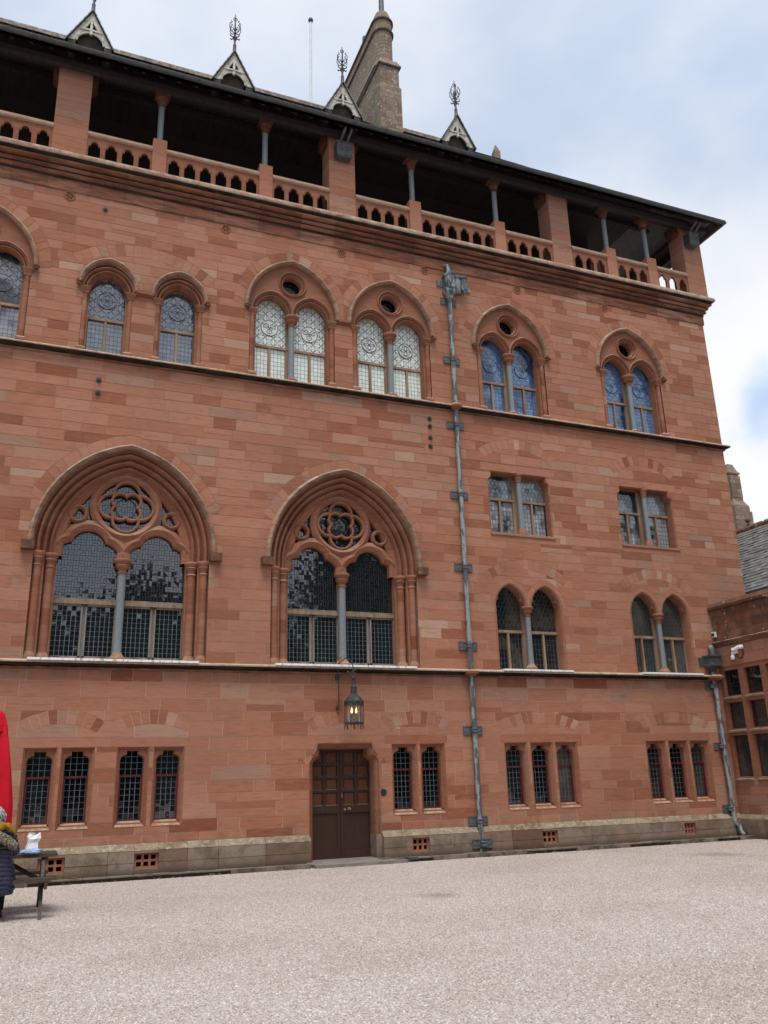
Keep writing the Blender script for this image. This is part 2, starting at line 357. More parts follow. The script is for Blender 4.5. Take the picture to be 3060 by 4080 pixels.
# ---------------------------------------------------------------- mesh helpers
class MB:
    def __init__(s, T=None): s.v = []; s.f = []; s.t = []; s.T = T; s.k = []
    def add(s, vs, fs, tone=.5):
        o = len(s.v)
        s.v += [tuple(s.T(*p)) if s.T else tuple(p) for p in vs]
        for i, f in enumerate(fs):
            s.f.append([o + j for j in f]); s.t.append(tone[i] if hasattr(tone, '__len__') else tone)
        return s
    def box(s, x0, x1, y0, y1, z0, z1, tone=.5):
        v = [(x, y, z) for x in (x0, x1) for y in (y0, y1) for z in (z0, z1)]
        return s.add(v, [(0, 1, 3, 2), (4, 6, 7, 5), (0, 4, 5, 1), (2, 3, 7, 6), (0, 2, 6, 4), (1, 5, 7, 3)], tone)
    def prism(s, poly, y0, y1, tone=.5, back=False):
        n = len(poly)
        v = [(x, y0, z) for x, z in poly] + [(x, y1, z) for x, z in poly]
        f = [tuple(range(n))] + [(i, (i + 1) % n, n + (i + 1) % n, n + i) for i in range(n)]
        if back: f.append(tuple(range(n, 2 * n))[::-1])
        return s.add(v, f, tone)
    def cdt(s, outer, holes, y0, y1, tone=.5, back=False, only=None):
        """polygon with holes, given depth"""
        def ccw(p):
            return list(p) if sum(p[i - 1][0] * p[i][1] - p[i][0] * p[i - 1][1] for i in range(len(p))) > 0 else list(p)[::-1]
        outer = ccw(outer); vs = [Vector(p) for p in outer]; faces = [list(range(len(outer)))]
        for h in holes:
            h = ccw(h); b = len(vs); vs += [Vector(p) for p in h]; faces.append(list(range(b, b + len(h))))
        r = delaunay_2d_cdt(vs, [], faces, 0, 1e-5, True)
        V, F, OF = r[0], r[2], r[5]
        keep = [f for f, o in zip(F, OF) if 0 in o and all(i == 0 for i in o)]
        if not keep: return 0
        # drop slivers: connected pieces below a few square centimetres
        lead = {}
        def find(a):
            while lead.get(a, a) != a: a = lead[a]
            return a
        for f in keep:
            for i in f[1:]:
                p_, q_ = find(f[0]), find(i)
                if p_ != q_: lead[p_] = q_
        ars = {}
        for f in keep:
            a, b, c = (V[i] for i in f[:3]); k_ = find(f[0]); ars[k_] = ars.get(k_, 0) + abs((b - a).cross(c - a)) / 2
        keep = [f for f in keep if ars[find(f[0])] > .004]
        if only is not None:
            ks = sorted((k for k in ars if ars[k] > .004), key=lambda k: -ars[k])
            if only >= len(ks): return 0
            keep = [f for f in keep if find(f[0]) == ks[only]]
        edges = {}
        area = 0
        for f in keep:
            a, b, c = (V[i] for i in f[:3]); area += abs((b - a).cross(c - a)) / 2
            for i in range(len(f)):
                e = (f[i], f[(i + 1) % len(f)])
                if (e[1], e[0]) in edges: del edges[(e[1], e[0])]
                else: edges[e] = 1
        if area < .004: return 0
        used = sorted({i for f in keep for i in f}); ix = {u: i for i, u in enumerate(used)}
        V = [V[u] for u in used]; keep = [tuple(ix[i] for i in f) for f in keep]; edges = [(ix[a], ix[b]) for a, b in edges]
        n = len(V)
        vv = [(p.x, y0, p.y) for p in V] + [(p.x, y1, p.y) for p in V]
        ff = [tuple(f) for f in keep] + [(a, b, n + b, n + a) for a, b in edges]
        if back: ff += [tuple(n + i for i in f)[::-1] for f in keep]
        s.add(vv, ff, tone); return area
    def sweep(s, path, prof, closed=False, tone=.5, seg=None, cap=True, rnd=None):
        """profile (n outward to the left of the travel direction, y) swept along an XZ path"""
        P = [Vector(p) for i, p in enumerate(path) if i == 0 or math.dist(p, path[i - 1]) > 1e-5]; n = len(P); rows = []
        for i in range(n):
            a = P[i - 1] if (i or closed) else None; b = P[(i + 1) % n] if (i < n - 1 or closed) else None
            d1 = (P[i] - a).normalized() if a is not None else None; d2 = (b - P[i]).normalized() if b is not None else None
            if d1 is None: d1 = d2
            if d2 is None: d2 = d1
            n1 = Vector((-d1.y, d1.x)); n2 = Vector((-d2.y, d2.x)); m_ = n1 + n2
            if m_.length < 1e-4: m_ = n1
            m_.normalize(); k = 1 / max(.45, m_.dot(n1))
            rows.append([(P[i].x + m_.x * q * k, y, P[i].y + m_.y * q * k) for q, y in prof])
        k = len(prof); v = [p for r in rows for p in r]; f = []; t = []
        tt = tone; cnt = 0
        for i in range(n if closed else n - 1):
            if seg and i % seg == 0: tt = (rnd or random).choice((.3, .42, .5, .55, .6, .66, .38)) + random.uniform(-.04, .04)
            j = (i + 1) % n
            for a in range(k - 1):
                f.append((i * k + a, j * k + a, j * k + a + 1, i * k + a + 1)); t.append(tt)
        if cap and not closed:
            f.append(tuple(range(k))); t.append(tone); f.append(tuple(range((n - 1) * k, n * k))[::-1]); t.append(tone)
        return s.add(v, f, t)
    def lathe(s, cx, cy, prof, n=16, tone=.5, sx=1, sy=1):
        v = []; f = []
        for r, z in prof:
            for i in range(n):
                a = 2 * math.pi * (i + .5) / n; v.append((cx + r * sx * math.cos(a), cy + r * sy * math.sin(a), z))
        for j in range(len(prof) - 1):
            for i in range(n):
                f.append((j * n + i, j * n + (i + 1) % n, (j + 1) * n + (i + 1) % n, (j + 1) * n + i))
        f.append(tuple(range(n))[::-1]); f.append(tuple(range((len(prof) - 1) * n, len(prof) * n)))
        return s.add(v, f, tone)
    def loft(s, cx, cy, hw, hd, prof, tone=.5):
        """rectangular stack: profile of (z, growth)"""
        v = []; f = []
        for z, e in prof:
            v += [(cx - hw - e, cy - hd - e, z), (cx + hw + e, cy - hd - e, z), (cx + hw + e, cy + hd + e, z), (cx - hw - e, cy + hd + e, z)]
        for j in range(len(prof) - 1):
            for i in range(4): f.append((j * 4 + i, j * 4 + (i + 1) % 4, j * 4 + 4 + (i + 1) % 4, j * 4 + 4 + i))
        f.append((3, 2, 1, 0)); b = len(prof) * 4; f.append((b - 4, b - 3, b - 2, b - 1))
        return s.add(v, f, tone)
    def tube(s, pts, r, n=8, tone=.5):
        pts = [Vector(p) for p in pts]; rr = r if hasattr(r, '__len__') else [r] * len(pts)
        v = []; f = []; up = None
        for i, p in enumerate(pts):
            d = (pts[min(i + 1, len(pts) - 1)] - pts[max(i - 1, 0)]).normalized()
            if up is None: up = Vector((0, 0, 1)) if abs(d.z) < .9 else Vector((1, 0, 0))
            a = d.cross(up).normalized(); b = a.cross(d).normalized(); up = b
            for k in range(n):
                q = 2 * math.pi * k / n; v.append(p + (a * math.cos(q) + b * math.sin(q)) * rr[i])
        for i in range(len(pts) - 1):
            for k in range(n): f.append((i * n + k, i * n + (k + 1) % n, (i + 1) * n + (k + 1) % n, (i + 1) * n + k))
        f.append(tuple(range(n))[::-1]); f.append(tuple(range((len(pts) - 1) * n, len(pts) * n)))
        return s.add([tuple(p) for p in v], f, tone)
    def build(s, name, mat, parent=None, smooth=False, kind=None, label=None):
        me = bpy.data.meshes.new(name); me.from_pydata(s.v, [], s.f)
        at = me.attributes.new('tone', 'FLOAT', 'FACE'); at.data.foreach_set('value', s.t)
        me.materials.append(MAT[mat] if isinstance(mat, str) else mat)
        if smooth:
            me.polygons.foreach_set('use_smooth', [True] * len(me.polygons)); me.set_sharp_from_angle(angle=R(38))
        me.update()
        o = bpy.data.objects.new(name, me); COL.objects.link(o)
        if parent: o.parent = parent
        if kind: o['kind'] = kind
        if label: o['label'] = label
        return o

def thing(name, label, cat, loc=(0, 0, 0), rz=0, group=None):
    o = bpy.data.objects.new(name, None); COL.objects.link(o); o.empty_display_size = .3
    o.location = loc; o.rotation_euler = (0, 0, rz); o['label'] = label; o['category'] = cat
    if group: o['group'] = group
    return o

def arc(cx, cz, r, a0, a1, n):
    return [(cx + r * math.cos(R(a0 + (a1 - a0) * i / n)), cz + r * math.sin(R(a0 + (a1 - a0) * i / n))) for i in range(n + 1)]
def circle(cx, cz, r, n=32): return arc(cx, cz, r, 0, 360, n)[:-1]
def ccircle(cx, cz, r, n=32): return arc(cx, cz, r, 360, 0, n)[:-1]   # clockwise: left of travel is outside
def pointed(cx, hw, zs, rise, n=12):
    """pointed arch from the left springing over the apex to the right springing"""
    if rise <= hw * 1.0001: rise = hw * 1.0001
    r = (rise * rise + hw * hw) / (2 * hw); th = math.degrees(math.asin(min(1, rise / r)))
    l = arc(cx - hw + r, zs, r, 180, 180 - th, n); rr = arc(cx + hw - r, zs, r, th, 0, n)
    return l + rr[1:]
def segarc(cx, hw, zs, rise, n=14):
    r = (hw * hw + rise * rise) / (2 * rise); th = math.degrees(math.asin(hw / r))
    return arc(cx, zs + rise - r, r, 90 + th, 90 - th, n)
def ring(inner, outer, k, x0=None, x1=None):
    """split a ring between two equally sampled paths into k wedge polygons"""
    n = len(inner) - 1; out = []
    for i in range(k):
        a = round(i * n / k); b = round((i + 1) * n / k)
        p = [inner[j] for j in range(a, b + 1)] + [outer[j] for j in range(b, a - 1, -1)]
        out.append(p)
    return out
def clipx(poly, x, keep_left):
    res = []
    for i in range(len(poly)):
        a, b = poly[i], poly[(i + 1) % len(poly)]
        ia = (a[0] <= x) == keep_left; ib = (b[0] <= x) == keep_left
        if ia: res.append(a)
        if ia != ib:
            t = (x - a[0]) / (b[0] - a[0]); res.append((x, a[1] + t * (b[1] - a[1])))
    return res
def cliprect(poly, x0, x1, z0, z1):
    p = poly
    for ax, val, sgn in ((0, x0, 1), (0, x1, -1), (1, z0, 1), (1, z1, -1)):
        res = []
        for i in range(len(p)):
            a, b = p[i], p[(i + 1) % len(p)]
            da = (a[ax] - val) * sgn; db = (b[ax] - val) * sgn
            if da >= 0: res.append(a)
            if (da >= 0) != (db >= 0):
                t = da / (da - db); res.append((a[0] + t * (b[0] - a[0]), a[1] + t * (b[1] - a[1])))
        p = res
        if not p: return p
    return p
def inset(poly, d):
    cx = sum(p[0] for p in poly) / len(poly); cz = sum(p[1] for p in poly) / len(poly)
    n = len(poly); ar = sum(poly[i][0] * poly[(i + 1) % n][1] - poly[(i + 1) % n][0] * poly[i][1] for i in range(n))
    sg = 1 if ar > 0 else -1; res = []
    for i in range(n):
        a = Vector(poly[i - 1]); b = Vector(poly[i]); c = Vector(poly[(i + 1) % n])
        e1 = (b - a); e2 = (c - b)
        if e1.length < 1e-5 or e2.length < 1e-5: res.append(tuple(b)); continue
        e1.normalize(); e2.normalize()
        n1 = Vector((-e1.y, e1.x)) * sg; n2 = Vector((-e2.y, e2.x)) * sg; m_ = n1 + n2
        if m_.length < 1e-3: res.append(tuple(b)); continue
        m_.normalize(); q = b + m_ * d / max(.5, m_.dot(n1)); res.append((q.x, q.y))
    return res
def bbox(p): return min(a[0] for a in p), max(a[0] for a in p), min(a[1] for a in p), max(a[1] for a in p)

# stone tone: fixed share of dark, mid, grey and pale blocks
TR = random.Random(5)
def tone():
    q = TR.random()
    if q < .06: return TR.uniform(.02, .18)
    if q < .24: return TR.uniform(.18, .34)
    if q < .90: return TR.uniform(.36, .66)
    if q < .97: return TR.uniform(.70, .86)
    return TR.uniform(.88, .95)

class Stones:
    """collects the wall's blocks; the largest become parts, the rest one joined part"""
    def __init__(s, J=.0066): s.it = []; s.J = J
    def rects(s, x0, x1, levels, holes, wr, rnd, T=None, zone=''):
        hb = [(bbox(h), h) for h in holes]
        for li in range(len(levels) - 1):
            za, zb = levels[li], levels[li + 1]
            x = x0 - rnd.uniform(0, .5)
            while x < x1:
                wd = rnd.uniform(*wr) * (1.25 if zb - za > .27 else 1)
                xa, xb = max(x, x0), min(x + wd, x1); x += wd
                if xb - xa < .06: continue
                parts = [(za, zb)]
                if zb - za > .27 and rnd.random() < .10: zm = za + (zb - za) * rnd.uniform(.4, .6); parts = [(za, zm), (zm, zb)]
                for a, b in parts:
                    J = s.J
                    rc = [(xa + J, a + J), (xb - J, a + J), (xb - J, b - J), (xa + J, b - J)]
                    hs = [h for bb, h in hb if bb[0] < xb and bb[1] > xa and bb[2] < b and bb[3] > a]
                    s.it.append((rc, hs, rnd.uniform(-.0025, .002), tone(), 'stone'))
    def poly(s, p, name='arch_stone', tn=None, proud=0):
        s.it.append((inset(p, s.J), [], random.uniform(-.002, .002) - proud, tone() if tn is None else tn, name))
    def emit(s, parent, mat='stone', big=300, back=.03, view=None, T=None):
        def size(i):
            b = bbox(i[0]); cx, cz = (b[0] + b[1]) / 2, (b[2] + b[3]) / 2
            if view and not view(cx, cz): return 0
            return (b[1] - b[0]) * (b[3] - b[2]) / ((400 + cx * cx + (cz - 1.6) ** 2) / 400) ** 1.5
        for nm in sorted({i[4] for i in s.it}):
            its = sorted((i for i in s.it if i[4] == nm), key=size, reverse=True)
            rest = MB(T)
            c = 0
            for it in its:
                rc, hs, dy, tn, _ = it
                one = c < big and size(it) > 0
                if not one:
                    if hs: rest.cdt(rc, hs, dy, back, tn)
                    else: rest.prism(rc, dy, back, tn)
                elif hs:
                    q = 0
                    while True:
                        mb = MB(T)
                        if not mb.cdt(rc, hs, dy, back, tn, only=q): break
                        mb.build(nm, mat, parent); c += 1; q += 1
                else: MB(T).prism(rc, dy, back, tn).build(nm, mat, parent); c += 1
            if rest.v: rest.build('stonework' if nm == 'stone' else nm + '_stonework', mat, parent, kind='stuff')

# ================================================================= SETTING
g = MB(); g.add([(-700, -700, -.17), (700, -700, -.17), (700, 700, -.17), (-700, 700, -.17)], [(0, 1, 2, 3)])
g.build('ground', 'gravel', kind='structure')

# ================================================================= MANSION
house = thing('mansion', 'tall red sandstone mansion with gothic traceried windows, open roof gallery and round-ended chimney', 'mansion', (0, 0, 0))
XL, XR = -6.5, 20.4
ST = Stones(); HOLES = []; OPEN = []      # HOLES: where no plain block goes; OPEN: real openings through the wall

# --- course levels
lv = [.50, .68, .95, 1.27, 1.48, 1.75, 2.06, 2.38, 2.70, 3.04, 3.26, 3.55, 3.90, 4.17]
lv2 = [4.34, 4.62, 4.86, 5.14, 5.40, 5.62, 5.90, 6.17, 6.40, 6.70, 6.95, 7.22, 7.46, 7.72, 7.99, 8.27, 8.50, 8.70, 8.95, 9.24, 9.50, 9.76, 9.99, 10.29, 10.59, 10.89, 11.14, 11.42, 11.72]
lv3 = [11.9]
rr = random.Random(3)
while lv3[-1] < 16.2: lv3.append(lv3[-1] + rr.uniform(.2, .31))
lv3[-1] = 16.40
WR = random.Random(21)

# --- ground floor windows ------------------------------------------------
GF = [.22, .975, 2.115, 2.89, 8.58, 9.35, 11.74, 12.52, 13.29, 16.23, 17.0, 17.76]
def gf_shape(cx, e=0):
    h = .25 + e
    p = [(cx - h, .95 - e), (cx - h, 2.19)] + arc(cx - h + .135, 2.19, .135, 180, 90, 5)
    p += [(cx - .115 - e * .3, 2.345), (cx - .115 - e * .3, 2.41 + e * .6), (cx + .115 + e * .3, 2.41 + e * .6), (cx + .115 + e * .3, 2.345)]
    p += arc(cx + h - .135, 2.19, .135, 90, 0, 5) + [(cx + h, .95 - e)]
    return p
def gf_front(cx): return [(cx - .335, .84), (cx - .335, 2.49), (cx + .335, 2.49), (cx + .335, .84)]
def quad_panes(mb, x0, x1, z0, z1, nx, nz, y, gap=.007, tilt=.003, rnd=random):
    dx = (x1 - x0) / nx; dz = (z1 - z0) / nz
    for i in range(nx):
        for j in range(nz):
            a, b = rnd.uniform(-tilt, tilt), rnd.uniform(-tilt, tilt)
            xa, xb, za, zb = x0 + i * dx + gap, x0 + (i + 1) * dx - gap, z0 + j * dz + gap, z0 + (j + 1) * dz - gap
            mb.add([(xa, y - .006 + a + b, za), (xb, y - .006 - a + b, za), (xb, y - .006 - a - b, zb), (xa, y - .006 + a - b, zb)], [(0, 1, 2, 3)], rnd.random())
def poly_panes(mb, polys, y, gap=.007, tilt=.035, rnd=random):
    for p in polys:
        if len(p) < 3: continue
        b = bbox(p)
        if (b[1] - b[0]) < .03 or (b[3] - b[2]) < .03: continue
        q = inset(p, gap); cx = (b[0] + b[1]) / 2; cz = (b[2] + b[3]) / 2
        a, c = rnd.uniform(-tilt, tilt), rnd.uniform(-tilt, tilt)
        mb.add([(x, y - .007 + a * (x - cx) + c * (z - cz), z) for x, z in q], [tuple(range(len(q)))], rnd.random())
GLS = {0: 'glass_dark', 1: 'glass_black', 8: 'glass_smoke', 11: 'glass_smoke'}
rw = random.Random(8)
for i, cx in enumerate(GF):
    front = gf_front(cx); HOLES.append(front); OPEN.append(front)
    # moulded stone surround: splayed reveal of the front rectangle down to the shouldered light
    sm = MB()
    sm.cdt([(x, z) for x, z in front], [gf_shape(cx, .03)], .075, .30, rw.uniform(.4, .62))
    sm.sweep([(cx - .335, .84), (cx - .335, 2.49), (cx + .335, 2.49), (cx + .335, .84)], [(.012, -.002), (0, -.004), (-.012, .02), (-.03, .03), (-.05, .075), (-.05, .09)], tone=.5, seg=1)
    sm.sweep([(cx - .25, .95), (cx - .25, 2.19)] + gf_shape(cx)[2:-1] + [(cx + .25, .95)], [(.03, .07), (.012, .085), (0, .12), (0, .30)], tone=.5)
    fr = MB()
    fr.box(cx - .245, cx + .245, .22, .27, 1.865, 1.905)
    for sx_ in (-1, 1): fr.box(cx + sx_ * .232 - .017, cx + sx_ * .232 + .017, .205, .26, .955, 1.865)
    fr.box(cx - .215, cx + .215, .205, .26, .955, .985)
    W = fr.build('window', 'timber_red', house)
    sm.build('window_surround', 'mould', W, smooth=True)
    ld = MB(); ld.add([(cx - .25, .252, .95), (cx + .25, .252, .95), (cx + .25, .252, 2.42), (cx - .25, .252, 2.42)], [(0, 1, 2, 3)])
    ld.build('leading', 'lead_came', W)
    pn = MB(); quad_panes(pn, cx - .215, cx + .215, .985, 1.865, 4, 7, .252, .0062, .0005, rw); quad_panes(pn, cx - .245, cx + .245, 1.905, 2.42, 4, 4, .252, .0062, .0005, rw)
    pn.build('panes', GLS.get(i, 'glass_black' if i % 3 else 'glass_dark'), W, kind='stuff')
    sl = MB()
    v = [(cx - .31, -.004, .845), (cx + .31, -.004, .845), (cx + .25, .2, .955), (cx - .25, .2, .955), (cx - .31, -.006, .83), (cx + .31, -.006, .83), (cx + .31, .2, .83), (cx - .31, .2, .83)]
    sl.add(v, [(0, 1, 2, 3), (4, 5, 1, 0), (0, 3, 7, 4), (1, 5, 6, 2)], .6)
    sl.build('sill', 'mould', W)
for x0, x1, xm in ((-.28, 1.64, None), (1.65, 3.38, None), (8.06, 9.77, None), (11.30, 13.75, 12.1), (15.85, 18.15, 17.1)):
    r_ = [(x0, 2.49), (x1, 2.49), (x1, 2.70), (x0, 2.70)]; HOLES.append(r_)
    ST.poly(r_, 'lintel_stone', rw.uniform(.2, .7))
    # plain bits between the window heads are ordinary courses

# --- relieving arches (flush voussoir rings)
def reliev(cx, hw, zs, rise, th, k, ext=.16, split=None, n=None, name='arch_stone'):
    n = n or k * 2
    inn = segarc(cx, hw, zs, rise, n); out = segarc(cx, hw + ext, zs + th * .78, rise + th * .22 + .02, n)
    HOLES.append(inn + out[::-1])
    for p in ring(inn, out, k): ST.poly(p, name)
for cx, hw, zo in ((.60, .72, 0), (2.525, .735, 0), (7.03, .81, 0), (8.955, .73, 0), (12.5, 1.11, 0), (16.98, 1.08, 0)):
    reliev(cx, hw, 2.80, .18, .29, max(9, round(hw * 12.5)))
reliev(1.70, 1.62, 14.33, .50, .33, 17, .2)
reliev(12.49, 1.10, 10.42, .36, .31, 13, .20); reliev(16.95, 1.06, 10.42, .36, .31, 13, .20)
reliev(12.47, 1.20, 6.76, .40, .28, 15, .16); reliev(16.93, 1.20, 6.76, .40, .28, 15, .16)

# --- door -----------------------------------------------------------------
DX = 7.03
def door_out(e=0, top=2.39):
    h = .77 + e
    p = [(DX - h, -.12), (DX - h, 2.03)] + arc(DX - h + .24, 2.03, .24, 180, 112, 5)
    p += [(DX - .60 - e, 2.27), (DX - .60 - e, top + e), (DX + .60 + e, top + e), (DX + .60 + e, 2.27)]
    p += arc(DX + h - .24, 2.03, .24, 68, 0, 5) + [(DX + h, -.12)]
    return p
dfront = door_out(.10); HOLES.append(dfront); OPEN.append(dfront)
fr = MB()
for sg in (-1, 1):
    a, b = (DX - .80, DX - .006) if sg < 0 else (DX + .006, DX + .80)
    fr.box(a, b, .42, .47, -.08, 2.45)
    # rails and stiles standing proud
    fr.box(a, b, .385, .42, -.08, .10); fr.box(a, b, .39, .42, .93, 1.10)
    fr.box(a, b, .39, .42, 2.34, 2.45)
    for x in (a, (a + b) / 2 - .035, b - .07): fr.box(x, x + .07, .392, .42, 1.10, 2.34)
    for x in (a, b - .07): fr.box(x, x + .07, .392, .42, .10, .93)
    for z in (1.40, 1.71, 2.02): fr.box(a + .07, b - .07, .391, .42, z, z + .055)
DOOR = fr.build('door', 'door', house)
pn = 0
for sg in (-1, 1):
    a, b = (DX - .80, DX - .006) if sg < 0 else (DX + .006, DX + .80)
    for c_ in range(2):
        xa = a + .07 if c_ == 0 else (a + b) / 2 + .035; xb = (a + b) / 2 - .035 if c_ == 0 else b - .07
        for z0, z1 in ((1.10, 1.40), (1.455, 1.71), (1.765, 2.02), (2.075, 2.34)):
            p = MB(); p.loft((xa + xb) / 2, .415, (xb - xa) / 2 - .03, .01, [(z0 + .028, 0), (z0 + .035, .0), (z1 - .03, 0)])
            p.build('door_panel', 'door_panel', DOOR)
            q = MB(); q.add([(xa, .395, z0 + .001), (xb, .395, z0 + .001), (xb - .02, .418, z0 + .028), (xa + .02, .418, z0 + .028)], [(0, 1, 2, 3)])
            q.build('panel_bead', 'bead', DOOR)
h = MB(); h.lathe(0, 0, [(.0, -.01), (.034, -.006), (.034, .006), (.014, .012), (.014, .04), (.03, .05), (.036, .066), (.024, .082), (0, .086)], 14)
h = h.build('door_knob', 'brass', DOOR, smooth=True); h.rotation_euler = (R(90), 0, 0); h.location = (DX + .22, .385, 1.015)
h = MB(); h.lathe(0, 0, [(0, 0), (.028, 0), (.028, .008), (0, .010)], 14); h = h.build('keyhole_plate', 'brass', DOOR); h.rotation_euler = (R(90), 0, 0); h.location = (DX + .11, .388, 1.01)
h = MB(); h.box(DX + .025, DX + .055, .384, .392, 1.27, 1.36); h.build('lock_plate', 'twine_steel', DOOR)
h = MB(); h.box(DX - .74, DX - .30, .386, .3905, .97, 1.07); h.build('letter_plate', 'timber_dark', DOOR)
sm = MB()
sm.sweep(door_out(.10)[0:], [(.035, -.003), (.02, -.012), (.0, -.004), (-.02, .035), (-.035, .02), (-.06, .05), (-.085, .09), (-.10, .15), (-.10, .43)], tone=.5, seg=2, cap=False)
sm.build('door_surround', 'mould', DOOR, smooth=True)
sm = MB(); sm.sweep([(DX - .80, 2.26), (DX - .72, 2.36), (DX - .69, 2.52), (DX + .69, 2.52), (DX + .72, 2.36), (DX + .80, 2.26)], [(.03, .01), (.03, -.02), (0, -.03), (-.02, -.01), (-.02, .01)], tone=.45)
sm.build('label_mould', 'mould', DOOR, smooth=True)

for a_, b_ in ((6.145, 6.17), (7.785, 7.915)):
    m_ = MB(); m_.box(a_, b_, -.012, .40, -.12, .42, .95); m_.build('jamb_foot', 'plinth', DOOR)
# --- window columns, capitals, bases ----------------------------------------
def column(parent, cx, cy, r, z0, z1, capz, basez, mat='granite', capr=.15, capmat='mould'):
    c = MB(); c.lathe(cx, cy, [(r * 1.03, z0), (r, z0 + .3), (r * .98, z1)], 18); c.build('column', mat, parent, smooth=True)
    h = capz - z1
    c = MB(); c.lathe(cx, cy, [(r * 1.0, z1 - .02), (r * 1.25, z1), (r * 1.3, z1 + .05 * h), (r * 1.02, z1 + .1 * h), (r * 1.05, z1 + .28 * h), (capr * .82, z1 + .45 * h), (capr * .85, z1 + .55 * h), (capr * .72, z1 + .60 * h),
                               (capr * .78, z1 + .68 * h), (capr * 1.0, z1 + .80 * h), (capr * 1.04, z1 + .93 * h), (capr * .98, capz)], 16, .48)
    c.build('capital', capmat, parent, smooth=True)
    h = z0 - basez
    c = MB(); c.lathe(cx, cy, [(capr * .98, basez), (capr * 1.0, basez + .45 * h), (capr * .9, basez + .55 * h), (r * 1.3, z0 - .15 * h), (r * 1.05, z0 + .015)], 8, .55)
    c.build('column_base', 'mould', parent, smooth=True)
def jamb_cap(mb, x0, x1, y0, y1, z0, z1, tn=.5):
    h = z1 - z0; cx, cy = (x0 + x1) / 2, (y0 + y1) / 2
    mb.loft(cx, cy, (x1 - x0) / 2, (y1 - y0) / 2, [(z0, 0), (z0 + .12 * h, .022), (z0 + .2 * h, .004), (z0 + .42 * h, .012), (z0 + .6 * h, .042), (z0 + .66 * h, .034), (z0 + .74 * h, .05), (z0 + .92 * h, .062), (z1, .045)], tn)
def jamb_base(mb, x0, x1, y0, y1, z0, z1, tn=.6):
    mb.loft((x0 + x1) / 2, (y0 + y1) / 2, (x1 - x0) / 2, (y1 - y0) / 2, [(z0, .05), (z0 + .5 * (z1 - z0), .05), (z1, 0)], tn)
HOOD = [(0, .03), (-.005, -.05), (.02, -.105), (.05, -.125), (.085, -.10), (.115, -.035), (.12, .03)]
def head_stop(parent, x, z, k=1):
    m_ = MB(); rs = random.Random(int(x * 100))
    for _ in range(9):
        a, b, c = rs.uniform(-.05, .05), rs.uniform(-.06, .0), rs.uniform(-.06, .06)
        m_.lathe(x + a, -.06 + b, [(0, z + c - .045), (.035, z + c - .03), (.045, z + c), (.03, z + c + .03), (0, z + c + .045)], 7, rs.uniform(.0, .3))
    m_.build('carved_stop', 'wingtop', parent, smooth=True)
def timber_light(fm, x0, x1, z0, zt, y, mull=True, rail=.035, st=.03):
    """transom, casement stiles, sill rail"""
    fm.box(x0 - .02, x1 + .02, y - .075, y + .0, zt - .035, zt + .035)
    fm.box(x0 - .02, x1 + .02, y - .04, y, z0, z0 + rail)
    for x in (x0, x1 - st): fm.box(x, x + st, y - .045, y, z0, zt - .035)
    if mull:
        xm = (x0 + x1) / 2; fm.box(xm - .032, xm + .032, y - .065, y, z0, zt - .035)
def hexes(x0, x1, z0, z1, p=.115):
    out = []; w_, h_ = p, p * 1.15; j = 0; z = z0 - h_
    while z < z1 + h_:
        x = x0 - w_ + (w_ / 2 if j % 2 else 0)
        while x < x1 + w_:
            c = [(x, z - h_ * .62), (x + w_ / 2, z - h_ * .22), (x + w_ / 2, z + h_ * .22), (x, z + h_ * .62), (x - w_ / 2, z + h_ * .22), (x - w_ / 2, z - h_ * .22)]
            out.append(cliprect(c, x0, x1, z0, z1)); x += w_
        z += h_ * .84; j += 1
    return out
def stars(x0, x1, z0, z1, p=.30):
    out = []
    nx = max(1, round((x1 - x0) / p)); px = (x1 - x0) / nx; nz = int((z1 - z0) / p) + 1
    for i in range(-1, nx + 1):
        for j in range(-1, nz + 1):
            X, Z = x0 + (i + .5) * px, z0 + (j + .15) * p
            q = lambda pts: out.append(cliprect([(X + a * px, Z + b * p) for a, b in pts], x0, x1, z0, z1))
            q([(0, 0), (.25, .17), (.75, .17), (1, 0), (.75, -.17), (.25, -.17)]); q([(0, 0), (.17, .25), (.17, .75), (0, 1), (-.17, .75), (-.17, .25)])
            q([(.25, .17), (.75, .17), (.6, .4), (.4, .4)]); q([(.25, .83), (.75, .83), (.6, .6), (.4, .6)])
            q([(.17, .25), (.17, .75), (.4, .6), (.4, .4)]); q([(.83, .25), (.83, .75), (.6, .6), (.6, .4)]); q([(.4, .4), (.6, .4), (.6, .6), (.4, .6)])
            for a, b in (((.17, .25), (.25, .17)), ((.75, .17), (.83, .25)), ((.83, .75), (.75, .83)), ((.25, .83), (.17, .75))):
                q([a, b, (.6 if a[0] > .5 else .4, .6 if a[1] > .5 else .4)])
    return out
def pinwheel(x0, x1, z0, z1, c=.125):
    out = []; nx = int((x1 - x0) / c) + 2; nz = int((z1 - z0) / c) + 2; k = .5
    for i in range(-1, nx):
        for j in range(-1, nz):
            X, Z = x0 + i * c, z0 + j * c
            if (i * 3 + j * 5) % 4 == 0: ps = [[(0, 0), (1, 0), (1, .5), (.5, .5), (0, .25)], [(0, .25), (.5, .5), (.5, 1), (0, 1)], [(.5, .5), (1, .5), (1, 1), (.5, 1)]]
            elif (i + j) % 2: ps = [[(0, 0), (k, 0), (k, 1), (0, 1)], [(k, 0), (1, 0), (1, 1), (k, 1)]]
            elif (i * 7 + j) % 3 == 0: ps = [[(0, 0), (1, 0), (0, 1)], [(1, 0), (1, 1), (0, 1)]]
            else: ps = [[(0, 0), (1, 0), (1, k), (0, k)], [(0, k), (1, k), (1, 1), (0, 1)]]
            for p in ps: out.append(cliprect([(X + a * c, Z + b * c) for a, b in p], x0, x1, z0, z1))
    return out
